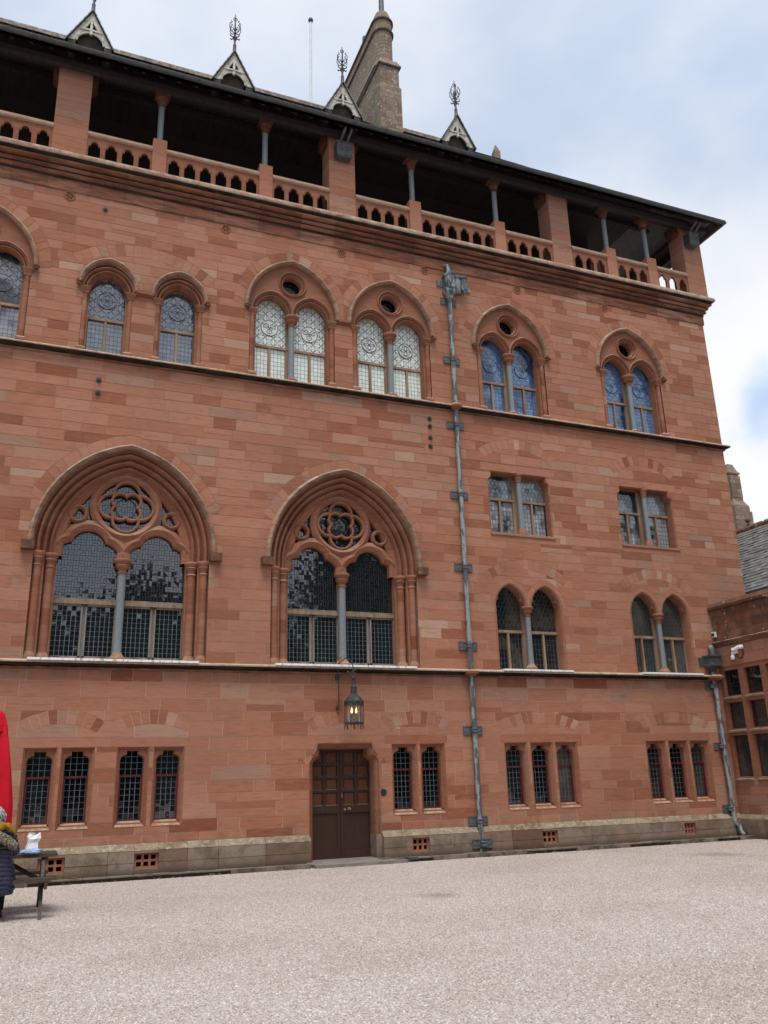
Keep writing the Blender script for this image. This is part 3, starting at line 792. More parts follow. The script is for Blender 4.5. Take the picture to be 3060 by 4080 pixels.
def leadsheet(parent, x0, x1, z0, z1, y, mat):
    l = MB(); l.add([(x0, y, z0), (x1, y, z0), (x1, y, z1), (x0, y, z1)], [(0, 1, 2, 3)]); return l.build('leading', mat, parent)
def roundel(parent, cx, cz, r, y, glassm, knot):
    d = MB(); rs = random.Random(int(cx * 77))
    for k in range(6):
        p = [(cx, cz)] + arc(cx, cz, r, k * 60, k * 60 + 60, 5)
        q = inset(p, .005); d.add([(x, y - .018, z) for x, z in q], [tuple(range(len(q)))], rs.uniform(0, .4))
    d.build('roundel_glass', glassm, parent)
    c = MB(); pr = [(-.0055, -.0), (-.004, -.008), (.004, -.008), (.0055, 0)]
    pr = [(a, b + y - .018) for a, b in pr]
    c.sweep(circle(cx, cz, r, 28), pr, True)
    for k in range(4 if knot else 3):
        a = R(90 * k + 45) if knot else R(-90 + 120 * k); rr_ = r * .52
        c.sweep(circle(cx + math.cos(a) * r * .45, cz + math.sin(a) * r * .45, r * (.5 if knot else .3), 16), pr, True)
        if not knot: c.sweep([(cx, cz), (cx + math.cos(a) * r, cz + math.sin(a) * r)], pr)
    if knot: c.sweep(circle(cx, cz, r * .62, 20), pr, True)
    c.build('roundel_leads', 'came_dark', parent)

# --- second floor single lights
def uf_single(cx, hood_l, hood_r, stopL, stopR, gl='glass_grey'):
    hw = .44
    outl = [(cx - .60, 11.93), (cx - .60, 13.68)] + pointed(cx, .62, 13.75, .70, 10) + [(cx + .60, 13.68), (cx + .60, 11.93)]
    HOLES.append(outl); OPEN.append(outl)
    fm = MB(); timber_light(fm, cx - hw - .02, cx + hw + .02, 11.94, 13.0, .36); W = fm.build('arched_window', 'timber_oak', house)
    sm = MB(); sm.sweep(pointed(cx, .735 - .105, 13.77, .80 - .07, 12), HOOD, seg=5, tone=.4); sm.build('hood_mould', 'hood', W, smooth=True)
    sm = MB(); arch = pointed(cx, hw, 13.68, .50, 12)
    sm.sweep(arch, [(.20, .0), (.19, -.02), (.165, -.02), (.155, .04), (.135, .10), (.115, .09), (.105, .03), (.075, .03), (.065, .11), (.045, .17), (.02, .15), (.0, .15), (0, .34)], seg=4)
    sm.build('arch_mould', 'mould', W, smooth=True)
    for s_ in (-1, 1):
        jm = MB(); xa, xb = sorted((cx + s_ * .44, cx + s_ * .62))
        jm.box(xa, xb, .09, .38, 11.93, 13.7, .5)
        for k in range(6):
            z0 = 11.95 + k * .27
            jm.lathe(cx + s_ * .55, .055, [(.065, z0), (.065, min(z0 + .27, 13.55))], 14, tone())
        jamb_cap(jm, cx + s_ * .55 - .075, cx + s_ * .55 + .075, -.01, .25, 13.52, 13.70); jamb_base(jm, cx + s_ * .55 - .06, cx + s_ * .55 + .06, -.005, .2, 11.93, 12.04)
        jm.build('jamb', 'mould', W, smooth=True)
    leadsheet(W, cx - .6, cx + .6, 11.93, 14.4, .353, 'came_dark')
    pn = MB(); r_ = random.Random(int(cx * 9))
    poly_panes(pn, stars(cx - .45, cx + .45, 13.03, 14.3, .24), .352, .0042, .03, r_)
    for xa, xb in ((cx - .42, cx - .035), (cx + .035, cx + .42)): quad_panes(pn, xa, xb, 11.98, 12.965, 4, 8, .352, .0048, .002, r_)
    pn.build('panes', gl, W, kind='stuff'); roundel(W, cx, 13.58, .235, .35, gl, True)
    for s_, on in ((-1, stopL), (1, stopR)):
        if on: head_stop(W, cx + s_ * .70, 13.75)
uf_single(.84, .1, 1.56, True, False); uf_single(2.62, 1.88, 3.36, False, True)
sm = MB(); sm.box(1.50, 1.97, -.10, .01, 13.72, 13.80, .3); sm.box(1.50, 1.97, -.06, .01, 13.68, 13.72, .3); sm.build('hood_string', 'mould', house)

# --- second floor paired lights under one hood
def uf_pair(cx, gl, hw2=.57, lh=.45, sL=True, sR=True, HW=1.36, knot=False, ringx=None, came='came_dark', split=(None, None)):
    Hi = HW - .12
    outl = [(cx - Hi + .04, 11.93), (cx - Hi + .04, 13.9)] + pointed(cx, Hi + .01, 13.98, 1.54, 14) + [(cx + Hi - .04, 13.9), (cx + Hi - .04, 11.93)]
    OPEN.append(outl)
    inn = pointed(cx, HW, 13.98, 1.66, 14); out = pointed(cx, HW + .29, 14.05, 1.86, 14)
    HOLES.append(outl); HOLES.append(out + [(cx + HW, 13.98), (cx - HW, 13.98)])
    for k_, p in enumerate(ring(inn, out, 20)):
        if split[0] is not None: p = clipx(p, split[0], False)
        if split[1] is not None and p: p = clipx(p, split[1], True)
        if len(p) > 2 and (bbox(p)[1] - bbox(p)[0]) > .05: ST.poly(p)
    fm = MB()
    lights = [(cx - hw2 - lh, cx - hw2 + lh), (cx + hw2 - lh, cx + hw2 + lh)]
    for a, b in lights: timber_light(fm, a - .02, b + .02, 11.94, 13.0, .36)
    fm.box(cx - .11, cx + .11, .30, .36, 11.94, 14.2)
    W = fm.build('arched_window', 'timber_oak', house)
    sm = MB(); sm.sweep(pointed(cx, Hi, 13.98, 1.54, 16), HOOD, seg=5, tone=.4); sm.build('hood_mould', 'hood', W, smooth=True)
    if sL: head_stop(W, cx - HW + .06, 13.95)
    if sR: head_stop(W, cx + HW - .06, 13.95)
    tp = MB()
    lp = [[(c - lh - .02, 13.8)] + pointed(c, lh + .02, 13.92, .535, 10) + [(c + lh + .02, 13.8)] for c in (cx - hw2, cx + hw2)]
    plate = [(cx - Hi, 13.88)] + pointed(cx, Hi + .01, 13.98, 1.54, 14) + [(cx + Hi, 13.88)]
    tp.cdt(plate, lp + [circle(cx, 14.90, .34, 24)], .05, .28, .5)
    TY = tp.build('tympanum', 'mould', W)
    sm = MB()
    for c in (cx - hw2, cx + hw2):
        sm.sweep([(c - lh, 13.86)] + pointed(c, lh, 13.92, .52, 10) + [(c + lh, 13.86)], [(.16, .055), (.155, .01), (.13, -.01), (.11, .01), (.105, .08), (.085, .11), (.07, .05), (.045, .05), (.035, .12), (.0, .15), (0, .30)], seg=6)
    sm.build('arch_mould', 'mould', W, smooth=True)
    sm = MB(); sm.sweep(ccircle(cx, 14.90, .26, 30), [(.14, .055), (.135, .01), (.115, -.01), (.10, .01), (.095, .07), (.07, .10), (.055, .05), (.03, .05), (.02, .12), (.0, .14), (0, .30)], True, seg=8); sm.build('oculus_ring', 'mould', W, smooth=True)
    for s_ in (-1, 1):
        jm = MB(); e = hw2 + lh
        xa, xb = sorted((cx + s_ * e, cx + s_ * (Hi - .02)))
        jm.box(xa, xb, .09, .38, 11.93, 13.92, .5)
        for k in range(7):
            z0 = 11.97 + k * .26
            jm.lathe(cx + s_ * (e + .11), .05, [(.07, z0), (.07, min(z0 + .26, 13.76))], 14, tone())
        jamb_cap(jm, cx + s_ * (e + .10) - .08, cx + s_ * (e + .10) + .08, -.01, .26, 13.72, 13.92); jamb_base(jm, cx + s_ * (e + .10) - .075, cx + s_ * (e + .10) + .075, -.02, .2, 11.93, 12.05)
        jm.build('jamb', 'mould', W, smooth=True)
    column(W, cx, .15, .082, 12.06, 13.62, 13.93, 11.93, capr=.20)
    leadsheet(W, cx - 1.25, cx + 1.25, 11.93, 15.4, .353, came)
    pn = MB(); r_ = random.Random(int(cx * 9))
    for a, b in lights:
        poly_panes(pn, stars(a - .01, b + .01, 13.03, 14.5, .24), .352, .0042, .03, r_)
        m_ = (a + b) / 2
        for xa, xb in ((a + .01, m_ - .035), (m_ + .035, b - .01)): quad_panes(pn, xa, xb, 11.98, 12.965, 4, 8, .352, .0048, .002, r_)
        roundel(W, m_, 13.60, .235, .35, gl, knot)
    pn.build('panes', gl, W, kind='stuff')
    pn = MB(); quad_panes(pn, cx - .3, cx + .3, 14.6, 15.2, 4, 4, .352, .006, .002, r_); pn.build('oculus_glass', 'glass_black', W)
    return W
uf_pair(-2.2, 'glass_mid'); uf_pair(5.68, 'glass_blindwhite', sR=False, split=(None, 7.16)); uf_pair(8.62, 'glass_blindwhite', sL=False, knot=True, split=(7.16, None))
uf_pair(12.54, 'glass_blue', hw2=.55, lh=.43, HW=1.34); uf_pair(16.98, 'glass_blue', hw2=.55, lh=.43, HW=1.34)
sm = MB(); sm.box(6.96, 7.34, -.10, .01, 13.94, 14.02, .3); sm.box(6.96, 7.34, -.06, .01, 13.90, 13.94, .3); sm.build('hood_string', 'mould', house)

# --- first floor square-headed pairs
def rect_pair(x0, x1, gl):
    cx = (x0 + x1) / 2; z0, z1 = 8.2, 10.03
    o = [(x0, z0)] + [(x0, 9.66)] + arc(x0 + .13, 9.72, .13, 180, 110, 4) + [(x0 + .10, 9.88), (x0 + .10, z1), (x1 - .10, z1), (x1 - .10, 9.88)] + arc(x1 - .13, 9.72, .13, 70, 0, 4) + [(x1, 9.66), (x1, z0)]
    OPEN.append(o); HOLES.append(o)
    lin = [(x0 - .22, z1), (cx, z1), (cx, z1 + .24), (x0 - .22, z1 + .24)]; lin2 = [(cx, z1), (x1 + .22, z1), (x1 + .22, z1 + .24), (cx, z1 + .24)]
    sil = [(x0 - .03, 7.95), (cx, 7.95), (cx, z0 - .02), (x0 - .03, z0 - .02)]; sil2 = [(cx, 7.95), (x1 + .2, 7.95), (x1 + .2, z0 - .02), (cx, z0 - .02)]
    for p in (lin, lin2, sil, sil2): HOLES.append(p); ST.poly(p, 'lintel_stone', rw.uniform(.4, .6))
    fm = MB()
    for a, b in ((x0 + .02, cx - .05), (cx + .05, x1 - .0)): timber_light(fm, a, b, z0 + .01, 9.27, .33)
    fm.box(cx - .10, cx + .10, .27, .34, z0, z1)
    W = fm.build('square_window', 'timber_oak', house)
    sm = MB(); sm.sweep(o, [(.004, -.003), (-.03, .035), (-.03, .36)], seg=3); sm.build('window_surround', 'mould', W, smooth=True)
    sl = MB(); sl.add([(x0 - .02, -.035, z0 - .03), (x1 + .05, -.035, z0 - .03), (x1, .33, z0 + .03), (x0, .33, z0 + .03), (x0 - .02, -.035, z0 - .08), (x1 + .05, -.035, z0 - .08), (x1 + .05, .01, z0 - .1), (x0 - .02, .01, z0 - .1)], [(0, 1, 2, 3), (4, 5, 1, 0), (4, 7, 6, 5), (0, 3, 7, 4), (1, 5, 6, 2)], .9); sl.build('sill', 'mould', W)
    column(W, cx + .03, .09, .078, 8.38, 9.78, 10.03, 8.17, capr=.125)
    leadsheet(W, x0, x1, z0, z1, .333, 'came_dark')
    pn = MB(); r_ = random.Random(int(cx * 9))
    for a, b in ((x0 + .03, cx - .08), (cx + .08, x1 - .03)):
        poly_panes(pn, hexes(a, b, 9.32, 10.0, .125), .332, .006, .02, r_); m_ = (a + b) / 2
        for xa, xb in ((a + .02, m_ - .035), (m_ + .035, b - .02)): quad_panes(pn, xa, xb, 8.26, 9.22, 4, 7, .332, .006, .003, r_)
    pn.build('panes', gl, W, kind='stuff')
rect_pair(11.45, 13.50, 'glass_mid'); rect_pair(15.9, 17.97, 'glass_mid')

# --- first floor arched pairs on the right
def low_pair(cx, gl):
    hs, lh = .56, .48
    lobes = []
    for c in (cx - hs, cx + hs):
        o = [(c - lh, 4.34), (c - lh, 6.05)] + pointed(c, lh, 6.10, .62, 10) + [(c + lh, 6.05), (c + lh, 4.34)]; lobes.append(o)
    un = [(cx - hs - lh, 4.34)] + [(cx - hs - lh, 6.05)] + pointed(cx - hs, lh, 6.10, .62, 10)[:-1] + [(cx - hs + lh, 6.12), (cx - hs + lh, 6.04), (cx + hs - lh, 6.04), (cx + hs - lh, 6.12)] + pointed(cx + hs, lh, 6.10, .62, 10)[1:] + [(cx + hs + lh, 6.05), (cx + hs + lh, 4.34)]
    OPEN.append(un); HOLES.append(un)
    for c in (cx - hs, cx + hs):
        inn = pointed(c, lh + .01, 6.10, .63, 10); out = pointed(c, lh + .17, 6.10, .80, 10)
        if c < cx: split = (None, cx)
        else: split = (cx, None)
        HOLES.append(out + pointed(c, lh - .03, 6.10, .59, 10)[::-1])
        for p in ring(inn, out, 7):
            if split[0] is not None: p = clipx(p, cx, False)
            else: p = clipx(p, cx, True)
            if len(p) > 2 and bbox(p)[1] - bbox(p)[0] > .04: ST.poly(p, tn=rw.uniform(.4, .6))
    fm = MB()
    for c in (cx - hs, cx + hs): timber_light(fm, c - lh - .0, c + lh, 4.36, 5.45, .34, rail=.06)
    fm.box(cx - .10, cx + .10, .28, .35, 4.36, 6.3)
    W = fm.build('arched_window', 'timber_oak', house)
    sm = MB()
    for c in (cx - hs, cx + hs):
        pth = [(c - lh, 6.05)] + pointed(c, lh, 6.10, .62, 10) + [(c + lh, 6.05)]
        sm.sweep(pth, [(.05, -.003), (.03, -.01), (.0, .01), (-.02, .05), (-.02, .36)], seg=5, cap=False)
        # foils
        cu = [(c - lh, 6.12)] + arc(c - lh + .02, 6.16, .14, 60, 10, 3)
    sm.build('arch_mould', 'mould', W, smooth=True)
    sm = MB()
    for c in (cx - hs, cx + hs):
        for s_ in (-1, 1):
            p = [(c + s_ * lh, 6.10), (c + s_ * (lh - .05), 6.25), (c + s_ * (lh - .14), 6.30), (c + s_ * (lh - .13), 6.38), (c + s_ * (lh - .17), 6.52), (c + s_ * (lh - .30), 6.62), (c + s_ * (lh - .22), 6.66), (c + s_ * (lh - .04), 6.40), (c + s_ * (lh + .02), 6.20)]
            sm = MB(); sm.prism(p, .10, .2, .5, True); sm.build('cusp', 'mould', W)
    for s_ in (-1, 1): sm = MB(); sm.sweep([(cx - hs - lh, 4.34), (cx - hs - lh, 6.048)] if s_ < 0 else [(cx + hs + lh, 6.048), (cx + hs + lh, 4.34)], [(.05, -.003), (.03, -.01), (0, .01), (-.02, .05), (-.02, .36)], tone=.5, cap=False); sm.build('jamb', 'mould', W, smooth=True)
    column(W, cx, .12, .078, 4.56, 5.86, 6.12, 4.34, capr=.17)
    fl = MB(); fl.box(cx - hs - lh + .0, cx + hs + lh + .08, -.222, .3, 4.318, 4.366); fl.build('flashing', 'flash', W)
    leadsheet(W, cx - 1.06, cx + 1.06, 4.36, 6.75, .343, 'lead_came')
    pn = MB(); r_ = random.Random(int(cx * 9))
    for c in (cx - hs, cx + hs):
        a, b = c - lh + .02, c + lh - .02
        poly_panes(pn, hexes(a, b, 5.5, 6.74, .125), .342, .0045, .02, r_)
        for xa, xb in ((a + .02, c - .035), (c + .035, b - .02)): quad_panes(pn, xa, xb, 4.44, 5.40, 4, 7, .342, .0045, .002, r_)
    pn.build('panes', gl, W, kind='stuff')
low_pair(12.48, 'glass_brown'); low_pair(16.96, 'glass_smoke')

# --- the two great traceried windows
PANES = 0
def big_window(cx, single):
    global PANES
    SP = 6.78
    HWo = 2.12
    outl = [(cx - 1.97, 4.34), (cx - 1.97, SP)] + pointed(cx, 2.0, SP + .15, 2.51, 18) + [(cx + 1.97, SP), (cx + 1.97, 4.34)]
    OPEN.append(outl)
    inn = pointed(cx, HWo, SP + .2, 2.58, 18); out = pointed(cx, HWo + .27, SP + .25, 2.80, 18)
    HOLES.append(outl); HOLES.append(inn + [(cx + 1.97, SP), (cx - 1.97, SP)])
    ki, ko = inn[5:-5], out[5:-5]
    HOLES.append(ko + pointed(cx, HWo - .05, SP + .2, 2.52, 18)[5:-5][::-1])
    for p in ring(ki, ko, 19): ST.poly(p)
    fm = MB(); y = .52
    lights = [(cx - 1.48, cx - .07), (cx + .07, cx + 1.48)]
    for a, b in lights:
        fm.box(a - .02, b + .02, y - .09, y, 5.70, 5.79); fm.box(a - .02, b + .02, y - .03, y, 5.79, 5.84)
        m_ = (a + b) / 2
        for u, v_ in ((a, m_ - .03), (m_ + .03, b)):
            fm.box(u, u + .035, y - .05, y, 4.46, 5.70); fm.box(v_ - .035, v_, y - .05, y, 4.46, 5.70)
            fm.box(u, v_, y - .05, y, 5.66, 5.70); fm.box(u, v_, y - .05, y, 4.46, 4.51)
        fm.box(a, b, y - .07, y, 4.36, 4.46)
    fm.box(cx - .09, cx + .09, y - .06, y, 4.36, 7.0)
    W = fm.build('traceried_window', 'timber_grey', house)
    # hood and stepped orders
    sm = MB(); sm.sweep(pointed(cx, 2.0, SP + .2, 2.46, 20), [(0, .04), (-.005, -.06), (.02, -.13), (.06, -.16), (.10, -.12), (.125, -.04), (.13, .03)], seg=4, tone=.35); sm.build('hood_mould', 'hood', W, smooth=True)
    for s_ in (-1, 1): sm = MB(); sm.box(cx + s_ * 2.10 - .14, cx + s_ * 2.10 + .14, -.19, .01, SP, SP + .2, .25); sm.build('hood_stop', 'wingtop', W)
    sm = MB()
    pr = [(.02, .0), (.0, -.004), (-.015, .05), (-.035, .10), (-.06, .07), (-.075, .01), (-.105, -.005), (-.13, .03), (-.135, .10), (-.16, .19), (-.19, .20), (-.205, .12), (-.235, .085), (-.265, .12), (-.27, .20), (-.295, .29), (-.325, .30), (-.34, .22), (-.37, .20), (-.395, .24), (-.405, .33), (-.46, .37), (-.52, .37)]
    sm.sweep([(cx - 1.98, SP)] + pointed(cx, 1.98, SP + .15, 2.48, 20)[1:-1] + [(cx + 1.98, SP)], pr, seg=3)
    sm.build('arch_orders', 'mould', W, smooth=True)
    # jamb shafts
    for s_ in (-1, 1):
        jm = MB(); xa, xb = sorted((cx + s_ * 1.46, cx + s_ * 1.99)); jm.box(xa, xb, .30, .56, 4.34, SP - .02, .5)
        xa, xb = sorted((cx + s_ * 1.72, cx + s_ * 1.99)); jm.box(xa, xb, .12, .31, 4.34, SP - .02, .45)
        for dx, y_, r_ in ((1.86, .10, .085), (1.60, .27, .10)):
            z = 4.50
            while z < SP - .26:
                z1 = min(z + TR.uniform(.25, .4), SP - .24); jm.lathe(cx + s_ * dx, y_, [(r_, z), (r_, z1)], 16, tone()); z = z1
            jm.lathe(cx + s_ * dx, y_, [(r_ * 1.02, SP - .33), (r_ * 1.25, SP - .31), (r_ * 1.0, SP - .28), (r_ * 1.1, SP - .19), (r_ * 1.5, SP - .14), (r_ * 1.35, SP - .12), (r_ * 1.5, SP - .09), (r_ * 1.75, SP - .05), (r_ * 1.75, SP - .015), (r_ * 1.6, SP + .005)], 16, .5)
            jm.lathe(cx + s_ * dx, y_, [(r_ * 1.7, 4.34), (r_ * 1.7, 4.42), (r_ * 1.5, 4.45), (r_ * 1.05, 4.53)], 8, .6)
        jm.build('jamb_shafts', 'mould', W, smooth=True)
    # bar tracery
    Y = .33
    def bar(mb, path, w0, w1, closed=False, y=Y, seg=5, deep=.18):
        a, b = w0, w1
        mb.sweep(path, [(a, y + deep), (a, y + .06), (a + .02, y + .035), (a + .05 * (b > a), y + .02), ((a + b) / 2 - .03, y - .015), ((a + b) / 2, y - .03), ((a + b) / 2 + .03, y - .015), (b - .05, y + .02), (b - .02, y + .035), (b, y + .06), (b, y + deep)], closed, seg=seg, cap=False)
    tr = MB()
    head = pointed(cx, 1.50, SP + .12, 2.16, 18)
    tr.sweep([(cx - 1.5, SP)] + head[1:-1] + [(cx + 1.5, SP)], [(.08, Y), (.03, Y - .01), (-.02, Y + .02), (-.09, Y + .005), (-.14, Y + .05), (-.155, Y + .2)], seg=4, cap=False)
    for c in (cx - .79, cx + .79):
        pth = [(c - .70, SP - .02)] + arc(c - .31, SP + .0, .39, 178, 105, 7) + arc(c, SP + .29, .385, 168, 12, 14) + arc(c + .31, SP + .0, .39, 75, 2, 7) + [(c + .70, SP - .02)]
        bar(tr, pth, 0, .25, seg=6, y=Y + .003)
    bar(tr, ccircle(cx, SP + 1.32, .635, 40), 0, .21, True, y=Y - .002, seg=8)
    for s_ in (-1, 1): bar(tr, ccircle(cx + s_ * 1.085, SP + 1.06, .13, 20), 0, .105, True, y=Y + .012, seg=20, deep=.15)
    # little webs where bars meet
    tr.prism([(cx - .28, SP + .62), (cx + .28, SP + .62), (cx, SP + .28)], Y + .05, Y + .17, .5)
    tr.prism([(cx - .40, SP + 1.98), (cx, SP + 2.25), (cx + .40, SP + 1.98), (cx, SP + 2.08)], Y + .045, Y + .17, .5)
    tr.build('tracery', 'mould', W, smooth=True)
    qf = MB(); zc = SP + 1.32
    def foil(a_, r_, rot):
        pts = []
        for k in range(4):
            th = rot - 90 * k; ccx, ccz = cx + a_ * math.cos(R(th)), zc + a_ * math.sin(R(th))
            # half-angle at which neighbouring lobes meet
            d = a_ * math.sqrt(2) / 2; al = math.degrees(math.acos(min(1, d / r_))); sp_ = 135 - al
            pts += arc(ccx, ccz, r_, th + sp_, th - sp_, 12)[(1 if k else 0):]
        return pts[:-1]
    bar(qf, foil(.335, .265, 90), 0, .075, True, y=Y + .03, seg=13, deep=.13)
    bar(qf, foil(.20, .165, 45), 0, .055, True, y=Y + .025, seg=13, deep=.13)
    qf.build('rose_quatrefoil', 'mould', W, smooth=True)
    rg = MB(); rg.sweep(ccircle(cx, zc, .23, 24), [(0, .5), (0, .485), (.018, .485), (.018, .5)], True); rg.build('rose_leads', 'came_dark', W)
    column(W, cx, .36, .098, 4.58, 6.44, SP + .0, 4.34, capr=.20)
    # window stays
    for a in (-1.35, -.35, .35, 1.35): st = MB(); st.tube([(cx + a, .45, 4.43), (cx + a, .30, 4.46), (cx + a + .12, .22, 4.45), (cx + a + .3, .2, 4.40)], .012, 6); st.build('casement_stay', 'iron', W)
    fl = MB(); fl.box(cx - 1.88, cx + 1.78, -.226, .42, 4.316, 4.368); fl.build('flashing', 'flash', W)
    leadsheet(W, cx - 1.5, cx + 1.5, 5.80, 9.15, y + .003, 'came_dark'); leadsheet(W, cx - 1.5, cx + 1.5, 4.40, 5.76, y + .003, 'lead_came')
    r_ = random.Random(int(cx * 9)); pn = MB()
    for a, b in lights: poly_panes(pn, pinwheel(a, b, 5.84, 7.5, .128), y + .002, .0055, .014, r_)
    poly_panes(pn, pinwheel(cx - 1.5, cx + 1.5, 7.5, 8.95, .128), y + .002, .0055, .014, r_)
    pn.build('panes', 'glass_dark', W, kind='stuff')
    lo = MB(); pm = None
    for a, b in lights:
        m_ = (a + b) / 2
        for u, v_ in ((a + .035, m_ - .065), (m_ + .065, b - .035)):
            nx, nz = 6, 10; dx, dz = (v_ - u) / nx, 1.15 / nz
            if single:
                if pm is None:
                    q = MB(); e = .0065; q.add([(-dx / 2 + e, 0, -dz / 2 + e), (dx / 2 - e, 0, -dz / 2 + e), (dx / 2 - e, 0, dz / 2 - e), (-dx / 2 + e, 0, dz / 2 - e)], [(0, 1, 2, 3)], .5)
                    o = q.build('pane', 'glass_dark', W); pm = o.data; first = o
                for i in range(nx):
                    for j in range(nz):
                        o = first if first else bpy.data.objects.new('pane', pm)
                        if not first: COL.objects.link(o); o.parent = W
                        first = None
                        o.location = (u + (i + .5) * dx, y - .005, 4.51 + (j + .5) * dz)
                        o.rotation_euler = (r_.gauss(0, .009), 0, r_.gauss(0, .012)); PANES += 1
            else: quad_panes(lo, u, v_, 4.51, 5.66, nx, nz, y, .0065, .0007, r_)
    if lo.v: lo.build('casement_panes', 'glass_dark', W, kind='stuff')
big_window(1.66, True); big_window(7.13, False)

# --- wall core (mortar behind the blocks) and block faces
core = MB(); core.cdt([(XL, -.2), (XR - .03, -.2), (XR - .03, 17.2), (XL, 17.2)], OPEN, .0055, .62, .5); core.build('wall_core', 'mortar', house)
PL = [(6.14, 7.92)]
dh = [(6.15, -.2), (7.91, -.2), (7.91, .50), (6.15, .50)]
ST.rects(XL, XR, lv, HOLES, (.45, 1.15), WR)
ST.rects(6.05, 8.0, [-.1, .12, .31, .5], HOLES + [], (.2, .4), WR)
ST.rects(XL, XR, lv2, HOLES, (.38, 1.0), WR)
ST.rects(XL, XR, lv3, HOLES, (.38, .95), WR)
ST.emit(house, big=300, view=lambda x, z: x > -1.9)
# flank and back walls
fb = MB(); fb.box(XR - .03, XR, .03, 9, -.2, 17.2, .5); fb.box(XL, XR - .03, 8.7, 9, -.2, 17.2, .5); fb.box(XL, XL + .3, .62, 8.7, -.2, 17.2, .5); fb.build('rear_walls', 'stone', house)
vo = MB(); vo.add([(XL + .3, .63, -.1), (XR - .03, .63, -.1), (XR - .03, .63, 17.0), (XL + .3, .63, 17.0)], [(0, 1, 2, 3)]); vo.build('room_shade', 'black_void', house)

# --- plinth
pb = Stones(.004); rp = random.Random(4)
VENT = [(.36, .87), (2.25, 2.75), (8.65, 9.1), (12.25, 12.70), (16.75, 17.12)]
def plinth_block(x0, x1, tn, end=None):
    top, ch, bt = .50, .36, -.16
    m_ = MB()
    for (y0, za, zb) in ((-.15, bt, .12), (-.15, .12, .36)):
        segs = [(x0, x1)]
        m_.box(x0 + .004, x1 - .004, y0 + rp.uniform(-.004, .004), .02, za + .004, zb - .004, min(1, max(0, tn + rp.uniform(-.2, .2))))
    m_.add([(x0 + .004, -.15, .364), (x1 - .004, -.15, .364), (x1 - .004, .0, .50), (x0 + .004, .0, .50), (x0 + .004, .01, .364), (x1 - .004, .01, .364)], [(0, 1, 2, 3), (0, 3, 4), (1, 5, 2)], tn)
    return m_
edges = []
for a, b in ((XL, 6.14), (7.92, 18.84)):
    x = a
    while x < b - .01:
        # break blocks at vents
        n_ = min(b, x + rp.uniform(.55, 1.1))
        for v0, v1 in VENT:
            if x < v0 < n_: n_ = v0
            if abs(x - v0) < 1e-3: n_ = v1
        if b - n_ < .25: n_ = b
        edges.append((x, n_)); x = n_
for x0, x1 in edges:
    if any(abs(x0 - v0) < 1e-3 and abs(x1 - v1) < 1e-3 for v0, v1 in VENT):
        m_ = MB()
        m_.add([(x0, -.15, .364), (x1, -.15, .364), (x1, .0, .50), (x0, .0, .50)], [(0, 1, 2, 3)], .6); m_.box(x0, x1, -.15, .02, .31, .36, .5); m_.box(x0, x1, -.15, .02, -.16, .0, .6)
        m_.build('plinth_stone', 'plinth', house)
        g_ = MB(); W_ = x1 - x0
        for k in range(4): xx = x0 + k * (W_ - .05) / 3; g_.box(xx, xx + .05, -.09, -.03, .0, .31)
        for k in range(3): zz = .0 + k * .135; g_.box(x0, x1, -.088, -.032, zz, zz + .045)
        gg = g_.build('air_grille', 'terracotta', house)
        b_ = MB(); b_.box(x0, x1, -.02, .0, 0, .31); b_.build('grille_shade', 'black_void', gg)
    else: plinth_block(x0, x1, rp.random()).build('plinth_stone', 'plinth', house)

# --- string courses and cornice
def string(x0, x1, z, prof, name, mat='mould', mitre=False):
    m_ = MB(); x = x0
    while x < x1 - .01:
        n_ = min(x1, x + random.uniform(.8, 1.5)) ; t_ = random.uniform(.12, .66)
        v = [(x + .002, y, zz) for y, zz in prof] + [(XR - y if mitre and n_ >= x1 else n_ - .002, y, zz) for y, zz in prof]; k = len(prof)
        m_.add(v, [(i, i + 1, k + i + 1, k + i) for i in range(k - 1)] + ([] if name == 'shade_band' else [tuple(range(k)), tuple(range(k, 2 * k))[::-1]]), t_); x = n_
    if mitre:
        m_.add([(XR - y, y, zz) for y, zz in prof] + [(XR - y, 9, zz) for y, zz in prof], [(i, i + 1, k + i + 1, k + i) for i in range(k - 1)], .5)
    return m_.build(name, mat, house, smooth=True)
SC = [(.02, 4.15), (-.03, 4.155), (-.055, 4.18), (-.04, 4.20), (-.01, 4.21), (-.05, 4.235), (-.17, 4.255), (-.19, 4.285), (-.18, 4.305), (-.02, 4.345), (.02, 4.345)]
string(XL, 18.84, 0, SC, 'string_course', 'sooty')
string(XL, 18.84, 0, [(-.012, 4.205), (-.055, 4.228), (-.155, 4.243), (-.176, 4.25), (-.197, 4.268), (-.197, 4.276)], 'shade_band', 'shade_black')  # dark strip painted as the shadow line under the ledge
string(XL, 18.84, 0, [(-.15, 4.264), (-.20, 4.27), (-.205, 4.295), (-.19, 4.318), (-.02, 4.356), (.01, 4.356)], 'string_edge', 'crust')
SC2 = [(.02, 11.69), (-.03, 11.695), (-.055, 11.72), (-.04, 11.745), (-.01, 11.755), (-.05, 11.78), (-.15, 11.795), (-.165, 11.825), (-.155, 11.845), (-.02, 11.93), (.02, 11.93)]
string(XL, XR, 0, SC2, 'string_course', 'sooty', mitre=True)
string(XL, XR, 0, [(-.012, 11.75), (-.055, 11.772), (-.14, 11.785), (-.157, 11.79), (-.172, 11.808)], 'shade_band', 'shade_black', mitre=True)
string(XL, XR, 0, [(-.13, 11.802), (-.175, 11.812), (-.18, 11.835), (-.165, 11.86), (-.02, 11.94), (.01, 11.94)], 'string_edge', 'crust2', mitre=True)
